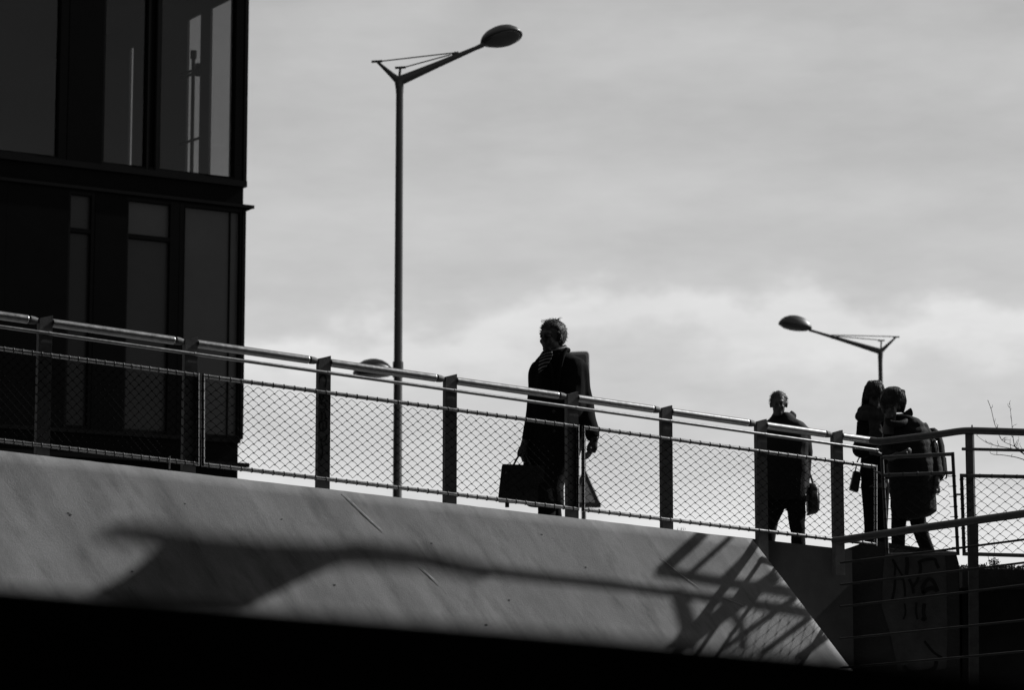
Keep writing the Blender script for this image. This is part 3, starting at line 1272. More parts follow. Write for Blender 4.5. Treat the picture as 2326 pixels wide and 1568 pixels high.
def window(x0, x1, z0, z1, frame_l, frame_r, pane_mat, frame_mat='black_frame', off=-.06, transom=None, panes2=None):
    s_r, s_l = sB(x1), sB(x0)
    fl, fr = frame_l, frame_r
    bm = new()
    facade_box(bm, s_l - fl, s_l, z0 + .003, z1 - .003, off - .05, off + .07)
    facade_box(bm, s_r, s_r + fr, z0 + .003, z1 - .003, off - .05, off + .07)
    facade_box(bm, s_r + fr, s_l - fl, z0 + .003, z0 + .045, off - .05, off + .06)
    facade_box(bm, s_r + fr, s_l - fl, z1 - .045, z1 - .003, off - .05, off + .06)
    if transom:
        facade_box(bm, s_r + fr, s_l - fl, transom - .03, transom + .03, off - .05, off + .06)
    w = obj('window', bm, M[frame_mat], bld)
    spans = [(z0 + .046, z1 - .046)] if not transom else [(z0 + .046, transom - .031), (transom + .031, z1 - .046)]
    for k, (a, b) in enumerate(spans):
        bm = new()
        facade_box(bm, s_r + fr + .001, s_l - fl - .001, a, b, off - .012, off)
        obj('pane', bm, pane_mat if not isinstance(pane_mat, tuple) else pane_mat[k], w)
    return w


# upper floor: real tinted glass, one can look through the corner
window(-420, 142, zs1, zt1, .06, .12, M['glass'])
window(223, 330, zs1, zt1, .03, .03, M['glass'])
window(331, 346, zs1, zt1, .01, .01, M['black_panel'])
column(346.5, 354.5, zs1, zt1, M['black_frame'], -.12, .015)
window(355, 545, zs1, zt1, .01, .12, M['glass'])
# lower floor: panes backed by blinds of differing greys
M['blind_a'] = mat('blind_behind_glass_dim', 0.018, 0.3, 0, 0.12, var=0.25, vscale=1.2)
M['blind_b'] = mat('blind_behind_glass_mid', 0.03, 0.3, 0, 0.12, var=0.2, vscale=1.2)
M['blind_c'] = mat('blind_behind_glass_pale', 0.055, 0.3, 0, 0.12, var=0.2, vscale=1.0)
ztr = B(350, 541).z
window(150.5, 210.5, zs0, zt0, .03, .05, (M['blind_a'], M['blind_b']), transom=ztr)
window(284.5, 404, zs0, zt0, .02, .14, (M['blind_b'], M['blind_c']), transom=ztr)
column(404.5, 414.5, zs0, zt0, M['black_frame'], -.12, .015)
window(415, 545, zs0, zt0, .01, .02, M['blind_c'], off=-.05)
bm = new()
facade_box(bm, sB(523), sB(521), zs0 + .05, zt0 - .05, -.049, -.02)
obj('glazing_bead', bm, M['black_frame'], bld)

# side wall with its slots, room behind the upper windows
zh = BS(503, 10).z
slots = [(tside(526), tside(480)), (tside(457.5), tside(428)), (tside(305), tside(297))]
edges = [.05]
for a, b in slots:
    edges += [a, b]
edges.append(11.5)
bm = new()
for i in range(0, len(edges), 2):
    side_box(bm, edges[i], edges[i + 1], zs1 + .002, zt1 - .002, -.04, -.005)
for a, b in slots:
    side_box(bm, a + .001, b - .001, zh, zt1 - .003, -.039, -.006)
obj('side_wall', bm, M['grey_frame'], bld)
for a, b in slots:
    bm = new()
    side_box(bm, a + .012, b - .012, zs1 + .02, zh - .012, -.03, -.022)
    pn = obj('side_pane', bm, M['glass'], bld)
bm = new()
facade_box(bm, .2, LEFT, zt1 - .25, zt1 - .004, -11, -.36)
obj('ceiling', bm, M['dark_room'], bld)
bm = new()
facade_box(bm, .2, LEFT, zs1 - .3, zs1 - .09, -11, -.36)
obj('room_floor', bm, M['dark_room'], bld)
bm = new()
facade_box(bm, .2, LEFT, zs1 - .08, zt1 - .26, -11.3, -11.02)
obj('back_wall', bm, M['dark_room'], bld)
bm = new()
facade_box(bm, .36, LEFT, GZ, zt0, -.8, -.6)
side_box(bm, .81, 12, GZ, zt0, -.25, -.02)
facade_box(bm, .36, LEFT, zt1 + .01, zt1 + 4, -11, -.36)
obj('core_wall', bm, M['black_panel'], bld)
# long bolt with brackets inside the corner window
bm = new()
bx = (tside(440) - .0)
for z0, z1, r in ((zs1 + .05, BS(435, 122).z, .028),):
    p = CB + SD * tside(445) - UH * .06
    add_tube(bm, [Vector((p.x, p.y, z0)), Vector((p.x, p.y, z1))], r, 10)
    add_tube(bm, [Vector((p.x, p.y, z1 - .12)), Vector((p.x, p.y, z1))], r * 1.7, 10)
    for yy in (165, 173, 323):
        zz = BS(440, yy).z
        q = p + SD * -.28
        add_tube(bm, [Vector((p.x, p.y, zz)) + UH * -.05 + SD * .3, Vector((p.x, p.y, zz)) + SD * -.25], .022, 8)
    zz = BS(440, 168).z
    k = CB + SD * tside(457) - UH * .06
    add_tube(bm, [Vector((k.x, k.y, zz - .09)), Vector((k.x, k.y, zz + .09))], .05, 10)
obj('window_bolt', bm, M['black_frame'], bld)

# ------------------------------------------------------------------ added frame, unseen to the right, cut to cast shade stripes on the ramp
XC = 5.7


def C_(px, py, wall=False, far=0.0):
    p = at(px, py, YB) if wall else SL(px, py)
    return p + S * ((0.205 * p.y + 0.12 - p.x) / (S.x - 0.205 * S.y) + far)


shadow_frame = thing('shadow_caster_frame', 'added frame out of view, cut to cast the stripes of shade on the ramp flank', 'shadow caster', tuple((XC, 24, 0)))


def bar(pts, name='shade_strut', th=.012, far=0.0):
    bm = new()
    add_poly_prism(bm, [C_(*p, far=far) for p in pts], (th, 0, 0))
    obj(name, bm, M['steel'], shadow_frame)


def zq(x, y):    # detail view of the lower right of the photograph
    return ((2450 + x / 1.5143) * .5835, (2000 + y / 1.5143) * .5835)


def zl(x, y):    # detail view of the lower left
    return (x / 1.2922 * .5835, (1750 + y / 1.2922) * .5835)


def zl_q(x, y):
    a = zl(x, y)
    return ((a[0] / .5835 - 2450) * 1.5143, (a[1] / .5835 - 2000) * 1.5143)


def stroke(a, b, w0, w1=None, name='shade_strut', f=zq):
    """Shade stripe between picture points A and B, W wide across."""
    w1 = w1 or w0
    a, b = Vector(a), Vector(b)
    d = (b - a).normalized()
    n = Vector((-d.y, d.x))
    bar([f(*(a + n * w0 / 2)), f(*(b + n * w1 / 2)), f(*(b - n * w1 / 2)), f(*(a - n * w0 / 2))], name)


stroke((455, 95), (195, 335), 62, 66, 'post')
stroke((610, 125), (360, 350), 28, 30)
stroke((750, 185), (565, 368), 28, 30)
stroke((150, 335), (1000, 470), 62, 66, 'rail')
stroke((-40, 430), (520, 500), 48, 50, 'rail')
stroke(zl_q(2300, 585), (-30, 432), 66, 50, 'rail')
stroke((500, 497), (1080, 590), 56, 60, 'rail')
stroke((880, 350), (300, 770), 66, 100, 'post')
stroke((985, 490), (560, 790), 30, 30)
stroke((1080, 600), (770, 830), 30, 30)
stroke((1170, 715), (980, 860), 40, 40)
bar([zq(225, 440), zq(330, 440), zq(400, 640), zq(400, 800), zq(200, 800), zq(265, 745), zq(296, 690), zq(262, 560)], 'shade_gusset')
bar([zq(530, 540), zq(600, 530), zq(680, 640), zq(700, 800), zq(640, 800), zq(640, 690)], 'shade_gusset')
# outline of the added frame that shades the left half
bar([zl(500, 385), zl(640, 368), zl(800, 378), zl(1000, 415), zl(1400, 455), zl(1700, 470), zl(1850, 460), zl(2050, 482), zl(2326, 545), zl(2440, 570), zl(2440, 640), zl(2326, 612), zl(2100, 575),
     zl(1800, 555), zl(1680, 560), zl(1560, 610), zl(1400, 690), zl(1200, 800), zl(600, 800), zl(430, 740), zl(620, 640), zl(760, 520), zl(760, 470), zl(640, 445), zl(520, 425)], 'shade_beam', .05, 2.5)
# ------------------------------------------------------------------ added bridge over the viewer to cut skylight, with its abutment behind
bm = new()
add_box(bm, (0, -3, 8.2), (60, 0, 0), (0, 21.6, 0), (0, 0, .6))
for x in (-20, 0, 20):
    add_box(bm, (x, -3, 7.3), (.5, 0, 0), (0, 21.4, 0), (0, 0, .28))
br_ = thing('overhead_blocker', 'added dark bridge overhead that shades the viewer', 'blocker', (0, -4, 0))
obj('deck', bm, M['dark_concrete'], br_)
bm = new()
add_box(bm, (0, -14, 3.8), (60, 0, 0), (0, .5, 0), (0, 0, 3.79))
obj('rear_blocker', bm, M['dark_concrete'], br_)


# ------------------------------------------------------------------ people
def px_ring(y, d, xl, xr, hd, dy=0.0, k=20, pw=2.3):
    """Horizontal section of a figure: silhouette from XL to XR at sight line Y, half depth HD."""
    a, b = at(xl, y, d + dy), at(xr, y, d + dy)
    c = (a + b) / 2
    hw = (b - a).length / 2
    out = []
    for i in range(k):
        t = 2 * math.pi * i / k
        cx, sy = math.cos(t), math.sin(t)
        e = 2.0 / pw
        out.append(c + Vector((hw * math.copysign(abs(cx) ** e, cx), hd * math.copysign(abs(sy) ** e, sy), 0)))
    return out


def px_loft(bm, d, rows, k=20, pw=2.3):
    add_loft(bm, [px_ring(r[0], d, r[1], r[2], r[3], r[4] if len(r) > 4 else 0.0, k, pw) for r in rows])


def px_tube(bm, d, pts, sides=14, squash=None):
    """Limb through (px, py, dy, radius)."""
    add_tube(bm, smooth_path([at(p[0], p[1], d + p[2]) for p in pts], 4), lerp_list([p[3] for p in pts], 4), sides, squash=squash)


def lerp_list(v, k):
    out = []
    for i in range(len(v) - 1):
        for j in range(k):
            out.append(v[i] + (v[i + 1] - v[i]) * j / k)
    return out + [v[-1]]


def add_head(bm, chin, size, yaw, tilt=0.0, lean=0.0):
    """Head with brow, nose, lips, jaw and ears; CHIN is the point under the chin, SIZE its height."""
    s = size / 0.235
    m = Matrix.Rotation(R(lean), 3, 'Y') @ Matrix.Rotation(R(yaw), 3, 'Z') @ Matrix.Rotation(R(tilt), 3, 'X')

    def e(c, r):
        add_ell(bm, chin + m @ (Vector(c) * s), [q * s for q in r], m)
    e((0, .012, .140), (.073, .094, .092))
    e((0, -.015, .070), (.058, .072, .062))
    e((0, -.060, .028), (.032, .030, .026))
    e((0, -.094, .098), (.012, .020, .026))
    e((0, -.076, .138), (.052, .018, .014))
    e((-.03, -.066, .085), (.022, .02, .022))
    e((.03, -.066, .085), (.022, .02, .022))
    e((0, -.083, .056), (.024, .011, .007))
    e((0, -.081, .046), (.021, .011, .007))
    for sx in (-1, 1):
        e((sx * .076, .008, .108), (.011, .021, .032))
    add_tube(bm, [chin + m @ (Vector((0, .02, .06)) * s), chin + Vector((0, .04, -.05)) * s, chin + Vector((0, .05, -.14)) * s], [.054 * s, .056 * s, .07 * s], 14)
    return m, s


def eyes(parent, chin, m, s):
    for sx in (-1, 1):
        bm = new()
        add_ell(bm, chin + m @ (Vector((sx * .031, -.074, .118)) * s), [.0125 * s] * 3, seg=10, rings=7)
        obj('eye', bm, M['eye'], parent)


def add_hand(bm, wrist, direction, palm, size=0.185, curl=0.6, side=1):
    """Hand from WRIST along DIRECTION; PALM is the way the palm looks; fingers curl towards it."""
    d = Vector(direction).normalized()
    pn = Vector(palm)
    pn = (pn - d * pn.dot(d)).normalized()
    sd = d.cross(pn).normalized() * side
    s = size / 0.185
    w = Vector(wrist)
    add_tube(bm, [w - d * .03 * s, w + d * .01 * s, w + d * .05 * s, w + d * .092 * s], [.026 * s, .029 * s, .040 * s, .036 * s], 12, squash=.6)
    for i, (off, ln) in enumerate(((-.030, .072), (-.010, .082), (.011, .077), (.031, .060))):
        p = w + d * .085 * s + sd * off * s
        pts, rad = [p - d * .02 * s], [.0100 * s]
        ang = 0.15
        dirv = d.copy()
        for j, fr in enumerate((.42, .32, .26)):
            ang += curl * (0.55 + .12 * i)
            dirv = d * math.cos(ang) + pn * math.sin(ang)
            p = p + dirv * ln * fr * s
            pts.append(p)
            rad.append((.0094 - .0012 * j) * s)
        add_tube(bm, pts, rad, 8)
    p = w + d * .03 * s - sd * .03 * s
    pts = [p, p + (d * .5 - sd * .8 + pn * .3).normalized() * .032 * s, p + (d * .8 - sd * .5 + pn * .5).normalized() * .062 * s]
    add_tube(bm, pts, [.0135 * s, .0115 * s, .009 * s], 8)


def add_shoe(bm, heel, yaw, ln=.28):
    m = Matrix.Rotation(R(yaw), 3, 'Z')
    prof = [(.085, .032, .030), (.07, .040, .070), (.02, .040, .085), (-.05, .043, .062), (-.12, .048, .045), (-.17, .042, .036), (-.20, .022, .026)]
    rings = []
    for y, w, h in prof:
        rings.append([Vector(heel) + m @ Vector((w * math.cos(a), y * ln / .28, max(0.0, h * .5 + h * .5 * math.sin(a)))) for a in [2 * math.pi * k / 12 for k in range(12)]])
    add_loft(bm, rings)


def strands(bm, c, m, s, n, length, spread, up=0.2, zmin=-0.2, r0=.0016, fall=0.4):
    """Loose hair strands standing off a skull of centre C."""
    for _ in range(n):
        while True:
            v = Vector((random.gauss(0, 1), random.gauss(0, 1), random.gauss(0, 1))).normalized()
            if v.z > zmin and not (v.y < -.45 and v.z < .35):
                break
        p = c + m @ Vector((v.x * .078 * s, v.y * .100 * s + .012 * s, v.z * .094 * s))
        d = (m @ v * .45 + Vector((random.gauss(0, spread), random.gauss(0, spread), up + random.gauss(0, spread)))).normalized()
        ln = length * random.uniform(.5, 1.2)
        q1 = p + d * ln * .55
        q2 = q1 + (d - UP * fall * random.uniform(.3, 1.3)).normalized() * ln * .5
        add_tube(bm, [p - d * .01, q1, q2], [r0, r0 * .8, r0 * .3], 3, cap=False)


def locks(bm, d, rows, n, r0=.0035, lift=1.04, end=(.5, 1.0), stray=.006):
    """Locks of hair lying on the lofted shape ROWS, from the crown downwards."""
    for _ in range(n):
        th = random.uniform(0, 2 * math.pi)
        stop = random.uniform(*end) * (len(rows) - 1)
        f = random.uniform(.3, 1.6)
        pts = []
        k = random.uniform(.98, lift)
        while f < stop:
            a = int(min(f, len(rows) - 2))
            b = f - a
            r = [rows[a][q] + (rows[a + 1][q] - rows[a][q]) * b for q in range(5)]
            p = at((r[1] + r[2]) / 2, r[0], d + r[4])
            hw = (r[2] - r[1]) * .5 * (d / PXF)
            pts.append(p + Vector((math.cos(th) * hw * k, math.sin(th) * r[3] * k, 0)) + Vector((random.gauss(0, stray), random.gauss(0, stray), random.gauss(0, stray))) * .35)
            th += random.gauss(0, .06)
            k += random.uniform(-.005, .012)
            f += .55
        if len(pts) > 2:
            m_ = len(pts)
            add_tube(bm, pts, [r0 * (1 - .7 * i / (m_ - 1)) for i in range(m_)], 4, cap=False)


def uv_loft(bm, rings, uvscale=(1, 1)):
    lay = bm.loops.layers.uv.new('wrap')
    rv = [[bm.verts.new(p) for p in r] for r in rings]
    k = len(rings[0])
    for i in range(len(rv) - 1):
        for j in range(k):
            f = bm.faces.new((rv[i][j], rv[i][(j + 1) % k], rv[i + 1][(j + 1) % k], rv[i + 1][j]))
            f.smooth = True
            for l, (a, b) in zip(f.loops, ((i, j), (i, j + 1), (i + 1, j + 1), (i + 1, j))):
                l[lay].uv = (a * uvscale[0], b * uvscale[1])


# ---- 1: man in a long coat with a briefcase
d1 = 22.0
man = thing('person', 'person in a long black coat and striped scarf walking with a briefcase', 'person', tuple(FEET1), 'people walking on the ramp')
chin1 = at(1254, 803, d1 - .04)
bm = new()
hm, hs = add_head(bm, chin1, .262, -36, 4)
px_loft(bm, d1, [(812, 1240, 1286, .07), (830, 1222, 1322, .10), (900, 1222, 1318, .12), (960, 1214, 1304, .12), (1010, 1206, 1296, .13), (1050, 1202, 1290, .13), (1062, 1204, 1286, .11)])
lw = at(1190, 1012, d1 - .10)
rw = at(1350, 1000, d1 - .16)
px_tube(bm, d1, [(1224, 836, 0, .052), (1214, 920, .01, .044), (1200, 985, -.06, .036), (1190, 1012, -.10, .027)])
px_tube(bm, d1, [(1318, 836, 0, .052), (1330, 910, .04, .044), (1342, 965, -.07, .036), (1350, 1000, -.16, .027)])
add_hand(bm, lw, (at(1185, 1035, d1 - .10) - lw), (1, .1, 0), .19, .75, 1)
add_hand(bm, rw, (at(1336, 1048, d1 - .18) - rw), (-.8, .2, -.1), .20, .35, -1)
zf = FEET1.z
foot_l = Vector((at(1232, 1200, d1).x, d1 - .18, zf))
foot_r = Vector((at(1268, 1200, d1).x, d1 + .22, zf))
for hip, knee, ft in (((1226, 1040), (1238, 1150), foot_l), ((1254, 1040), (1255, 1150), foot_r)):
    a, b = at(*hip, d1), at(*knee, d1 + (ft.y - d1) * .30 - .01)
    add_tube(bm, smooth_path([a, b, ft + Vector((0, .0, .09))], 5), lerp_list([.085, .058, .04], 5), 14)
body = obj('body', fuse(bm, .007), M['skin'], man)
eyes(man, chin1, hm, hs)
bm = new()
for hip, knee, ft in (((1226, 1045), (1242, 1150), foot_l), ((1250, 1045), (1254, 1150), foot_r)):
    a, b = at(*hip, d1), at(*knee, d1 + (ft.y - d1) * .30 - .01)
    add_tube(bm, smooth_path([a, b, ft + Vector((0, .01, .035))], 6), lerp_list([.09, .070, .066], 6), 16)
px_loft(bm, d1, [(1010, 1205, 1296, .13), (1062, 1203, 1290, .13), (1075, 1215, 1280, .10)])
obj('trousers', fuse(bm, .012), M['trouser'], man)
for ft in (foot_l, foot_r):
    bm = new()
    add_shoe(bm, ft, -30)
    obj('shoe', bm, M['shoe'], man)
# coat
bm = new()
px_loft(bm, d1, [(797, 1241, 1283, .070), (803, 1230, 1293, .090), (810, 1224, 1308, .105), (818, 1217, 1326, .118), (832, 1213, 1331, .128), (860, 1212, 1330, .14), (900, 1208, 1330, .142), (950, 1203, 1330, .145),
                 (1000, 1196, 1328, .155), (1035, 1190, 1318, .165), (1060, 1188, 1302, .173), (1084, 1187, 1286, .180), (1106, 1186, 1280, .186), (1125, 1187, 1281, .192), (1143, 1190, 1282, .196), (1150, 1200, 1282, .19)])
px_tube(bm, d1, [(1226, 832, 0, .062), (1218, 850, 0, .064), (1216, 890, .01, .060), (1212, 930, .0, .057), (1205, 970, -.05, .052), (1197, 1003, -.09, .046)])
px_tube(bm, d1, [(1318, 830, 0, .060), (1322, 850, 0, .058), (1326, 890, .03, .060), (1333, 925, .03, .060), (1337, 955, -.05, .060), (1345, 982, -.12, .060), (1346, 998, -.15, .050)])
# lifted tail behind the left knee
coat = fuse(bm, .011, 3)
for v in coat.verts:       # folds of the cloth
    q = v.co
    hgt = max(0, min(1, (at(1250, 960, d1).z - q.z) / .5))
    w = math.sin(q.x * 34 + mnoise.noise(q * 3) * 3) * .010 * hgt + mnoise.noise(q * 9) * .008
    v.co += Vector((0, -1, 0)) * w + Vector((mnoise.noise(q * 8 + Vector((5, 0, 0))) * .004, 0, 0))
cto = obj('coat', coat, M['coat'], man)
bm = new()       # upturned collar and lapels
for pts in ([(1236, 803, -.09), (1247, 822, -.135), (1256, 856, -.155), (1262, 900, -.16)], [(1284, 795, -.06), (1276, 818, -.13), (1270, 850, -.155), (1264, 900, -.16)]):
    px_tube(bm, d1, [(x, y, dy, .022 - .004 * i) for i, (x, y, dy) in enumerate(pts)], 8, squash=.5)
px_tube(bm, d1, [(1284, 795, -.05, .02), (1290, 796, .03, .022), (1270, 794, .085, .022), (1245, 797, .08, .02), (1234, 803, .0, .016)], 8)
obj('collar', bm, M['coat'], man)
for y in (890, 935, 980):
    bm = new()
    add_ell(bm, at(1258, y, d1 - .17), (.012, .006, .012), seg=10, rings=6)
    obj('button', bm, M['shoe'], man)
# scarf
bm = new()
nc = at(1258, 800, d1 + .01)
rings = []
for i in range(33):
    t = 2 * math.pi * i / 32
    tilt = (math.cos(t) * .030) + .012 * math.sin(t)
    c = nc + Vector((math.cos(t) * .088, math.sin(t) * .092, tilt - .008))
    out = Vector((math.cos(t), math.sin(t), 0))
    rings.append([c + out * (.022 * math.cos(a)) + UP * (.036 * math.sin(a)) for a in [2 * math.pi * k / 12 for k in range(12)]])
uv_loft(bm, rings, (.004, .0833))
wrap_scarf = obj('scarf', bm, M['scarf'], man)
bm = new()
rings = []
rows = [(801, 1231, 1254), (810, 1226, 1256), (820, 1224, 1252), (832, 1223, 1246), (845, 1223, 1236)]
for i in range(17):
    f = i / 16 * 4
    a, b = int(min(f, 3)), f - int(min(f, 3))
    y = rows[a][0] + (rows[a + 1][0] - rows[a][0]) * b
    xl = rows[a][1] + (rows[a + 1][1] - rows[a][1]) * b
    xr = rows[a][2] + (rows[a + 1][2] - rows[a][2]) * b
    l_ = at(xl, y + 3, d1 - .125 - .012 * math.sin(i * .9))
    r_ = at(xr, y - 5, d1 - .150)
    ring = []
    for k in range(9):
        ring.append(l_.lerp(r_, k / 8) + Vector((0, -.02 * math.sin(math.pi * k / 8) - .004, 0)))
    for k in range(8, -1, -1):
        ring.append(l_.lerp(r_, k / 8) + Vector((0, .012, 0)))
    rings.append(ring)
lay = None
bm.free()
bm = new()
lay = bm.loops.layers.uv.new('wrap')
rv = [[bm.verts.new(p) for p in r] for r in rings]
for i in range(len(rv) - 1):
    for j in range(17):
        f = bm.faces.new((rv[i][j], rv[i][j + 1], rv[i + 1][j + 1], rv[i + 1][j]))
        f.smooth = True
        for l, (a, b) in zip(f.loops, ((i, j), (i, j + 1), (i + 1, j + 1), (i + 1, j))):
            l[lay].uv = (b * .05, a * .068 - abs(b - 4) * .008)
obj('scarf_end', bm, M['scarf'], wrap_scarf, keep_normals=False)
# hair
bm = new()
hc = chin1 + hm @ (Vector((0, .012, .140)) * hs)
add_ell(bm, hc + hm @ (Vector((0, .016, -.004)) * hs), (.086 * hs, .108 * hs, .104 * hs), hm, 24, 16)
for v in list(bm.verts):      # open the face
    q = hm.transposed() @ (v.co - chin1) / hs
    if q.y < -.02 and q.z < .175:
        q.y = max(q.y, -.02 + (q.z - .05) * .05)
        q.y = min(q.y, .0)
    if q.z < .085 and q.y < .02:
        q.z = .095
    v.co = chin1 + hm @ (q * hs)
    v.co += Vector((mnoise.noise(v.co * 30), mnoise.noise(v.co * 30 + Vector((9, 0, 0))), mnoise.noise(v.co * 30 + Vector((0, 9, 0))))) * .006
strands(bm, hc, hm, hs, 1100, .026, .30, .0, -.65, .0020, .9)
for k in range(6):
    p = at(1256 + random.uniform(-10, 8), 728, d1 - .02 + random.uniform(-.03, .05))
    add_tube(bm, [p, p + Vector((.02 + random.uniform(0, .012), 0, .012)), p + Vector((.035 + random.uniform(0, .02), 0, .016 + random.uniform(0, .012)))], [.0018, .0014, .0005], 3, cap=False)
for k in range(8):
    p = at(1232 + random.uniform(-3, 12), 732, d1 - .06)
    add_tube(bm, [p, p + Vector((random.uniform(-.006, .012), -.01, .014)), p + Vector((random.uniform(-.006, .03), -.015, .02))], [.0022, .0015, .0006], 3, cap=False)
obj('hair', bm, M['hair_grey'], man)

# briefcase he carries
bc = at(1180, 1098, d1 - .13)
case = thing('briefcase', 'black leather briefcase hanging from the hand of the man in the long coat', 'briefcase', tuple(at(1180, 1142, d1 - .13)))
bm = new()
out = rounded([at(1140, 1056, d1 - .19), at(1238, 1060, d1 - .19), at(1234, 1146, d1 - .19), at(1130.5, 1139, d1 - .19)], .018)
add_poly_prism(bm, out, (0, .13, 0))
bmesh.ops.recalc_face_normals(bm, faces=bm.faces)
bmesh.ops.bevel(bm, geom=[e for e in bm.edges if e.is_manifold and e.calc_face_angle(0) > .9], offset=.008, segments=2, affect='EDGES', clamp_overlap=True)
obj('case_body', bm, M['leather'], case)
bm = new()
fl = [at(1140.5, 1054.5, d1 - .20), at(1237.5, 1058.5, d1 - .20), at(1236, 1096, d1 - .20), at(1188, 1108, d1 - .20), at(1138.5, 1092, d1 - .20)]
add_poly_prism(bm, rounded(fl, .014), (0, .012, 0))
obj('flap', bm, M['leather'], case)
bm = new()
add_box(bm, at(1149, 1075, d1 - .204), (.006, 0, -.004), (0, .004, 0), (.006, 0, .008))
obj('buckle', bm, M['buckle'], case)
bm = new()
for dy in (-.17, -.09):
    add_tube(bm, smooth_path([at(1166, 1058, d1 + dy), at(1177, 1038, d1 - .13), at(1185, 1030, d1 - .125), at(1194, 1036, d1 - .13), at(1206, 1058, d1 + dy)], 5), .0075, 8)
obj('handle', bm, M['leather'], case)
for x in (1152, 1222):
    bm = new()
    p = at(x, 1140, d1 - .13)
    add_tube(bm, [p + UP * .004, p - UP * .045], .016, 10)
    obj('foot', bm, M['shoe'], case)

# ---- 2: man in a dark jacket with a shoulder bag
d2 = 26.5
man2 = thing('person', 'person in a dark high collared jacket walking with a shoulder bag at the hip', 'person', tuple(FEET2), 'people walking on the ramp')
chin2 = at(1769, 946, d2 - .06)
bm = new()
hm2, hs2 = add_head(bm, chin2, .232, -4, 6)
px_loft(bm, d2, [(955, 1752, 1790, .07), (972, 1736, 1822, .10), (1040, 1736, 1826, .12), (1110, 1738, 1828, .12), (1140, 1740, 1826, .11)])
zf = FEET2.z
f_l = Vector((at(1744, 1300, d2).x, d2 + .15, zf))
f_r = Vector((at(1813, 1300, d2).x, d2 - .15, zf))
for side, pts in ((-1, [(1734, 978, 0, .045), (1730, 1045, .03, .04), (1731, 1095, -.05, .033), (1734, 1122, -.08, .027)]), (1, [(1828, 980, 0, .05), (1834, 1045, .04, .042), (1830, 1085, .02, .036), (1829, 1118, -.03, .027)])):
    px_tube(bm, d2, pts)
    w = at(pts[-1][0], pts[-1][1], d2 + pts[-1][2])
    add_hand(bm, w, (0.05 * side, -.15, -1), (-side, 0, 0), .185, .5, side)
add_tube(bm, smooth_path([at(1762, 1120, d2), at(1752, 1200, d2 + .04), f_l + UP * .09], 5), lerp_list([.08, .055, .04], 5), 12)
add_tube(bm, smooth_path([at(1806, 1120, d2), at(1811, 1200, d2 - .10), f_r + UP * .09], 5), lerp_list([.08, .055, .04], 5), 12)
obj('body', fuse(bm, .008), M['skin'], man2)
eyes(man2, chin2, hm2, hs2)
bm = new()
px_loft(bm, d2, [(1100, 1737, 1832, .12), (1140, 1738, 1832, .12), (1156, 1752, 1822, .09)])
add_tube(bm, smooth_path([at(1764, 1130, d2), at(1756, 1168, d2), at(1744, 1204, d2 + .04), f_l + UP * .04], 5), lerp_list([.098, .082, .062, .07], 5), 16)
add_tube(bm, smooth_path([at(1805, 1130, d2), at(1809, 1165, d2 - .06), at(1812, 1210, d2 - .10), f_r + UP * .04], 5), lerp_list([.100, .086, .068, .068], 5), 16)
tr = fuse(bm, .011, 3)
for v in tr.verts:
    v.co += Vector((mnoise.noise(v.co * 12), mnoise.noise(v.co * 12 + Vector((3, 3, 0))), 0)) * .008
obj('trousers', tr, M['trouser'], man2)
for ft in (f_l, f_r):
    bm = new()
    add_shoe(bm, ft, -8)
    obj('shoe', bm, M['shoe'], man2)
bm = new()
px_loft(bm, d2, [(938, 1756, 1792, .075), (946, 1751, 1803, .09), (953, 1745, 1811, .10), (960, 1735, 1826, .115), (972, 1728, 1836, .13), (1000, 1729, 1837, .145), (1050, 1728, 1836, .15), (1090, 1730, 1835, .15), (1120, 1732, 1834, .15), (1138, 1736, 1832, .15)])
px_tube(bm, d2, [(1736, 974, 0, .056), (1731, 1000, .01, .056), (1730, 1040, .03, .052), (1731, 1080, -.03, .048), (1733, 1116, -.07, .044)])
px_tube(bm, d2, [(1826, 974, 0, .060), (1829, 1000, .01, .064), (1831, 1040, .04, .060), (1828, 1075, .02, .052), (1829, 1112, -.02, .046)])
px_tube(bm, d2, [(1793, 938, .02, .030), (1803, 945, .03, .032), (1800, 950, .07, .03)], 10)
jk = fuse(bm, .011, 3)
for v in jk.verts:
    v.co += Vector((mnoise.noise(v.co * 11), mnoise.noise(v.co * 11 + Vector((3, 3, 0))), 0)) * .008
obj('jacket', jk, M['jacket'], man2)
bm = new()
hc = chin2 + hm2 @ (Vector((0, .012, .140)) * hs2)
add_ell(bm, hc + hm2 @ (Vector((0, .014, .010)) * hs2), (.078 * hs2, .096 * hs2, .092 * hs2), hm2, 20, 12)
for v in list(bm.verts):
    q = hm2.transposed() @ (v.co - chin2) / hs2
    if q.y < -.02 and q.z < .165:
        q.y = 0.0
    if q.z < .11 and q.y < .03:
        q.z = .12
    v.co = chin2 + hm2 @ (q * hs2)
    v.co += Vector((mnoise.noise(v.co * 30), mnoise.noise(v.co * 30 + Vector((9, 0, 0))), mnoise.noise(v.co * 30 + Vector((0, 9, 0))))) * .005
strands(bm, hc, hm2, hs2, 420, .020, .3, .05, -.3, .002)
obj('hair', bm, M['hair_grey'], man2)
bag2 = thing('shoulder_bag', 'dark boxy shoulder bag hanging beside the hip of the man in the jacket', 'bag', tuple(at(1850, 1166, d2)))
bm = new()
px_loft(bm, d2, [(1099, 1836, 1848, .05, .06), (1102, 1834, 1855, .08, .06), (1112, 1833, 1860, .10, .06), (1140, 1832, 1861.5, .11, .06), (1160, 1832, 1860.5, .10, .06), (1166, 1834, 1856, .08, .06), (1171, 1831, 1838, .05, .06)], pw=3.2)
obj('bag_body', bm, M['leather'], bag2)
bm = new()
px_tube(bm, d2, [(1848, 1102, .06, .012), (1838, 1070, .10, .012), (1818, 1000, .16, .012), (1806, 960, .12, .012)], 6)
obj('strap', bm, M['leather'], bag2)
bm = new()
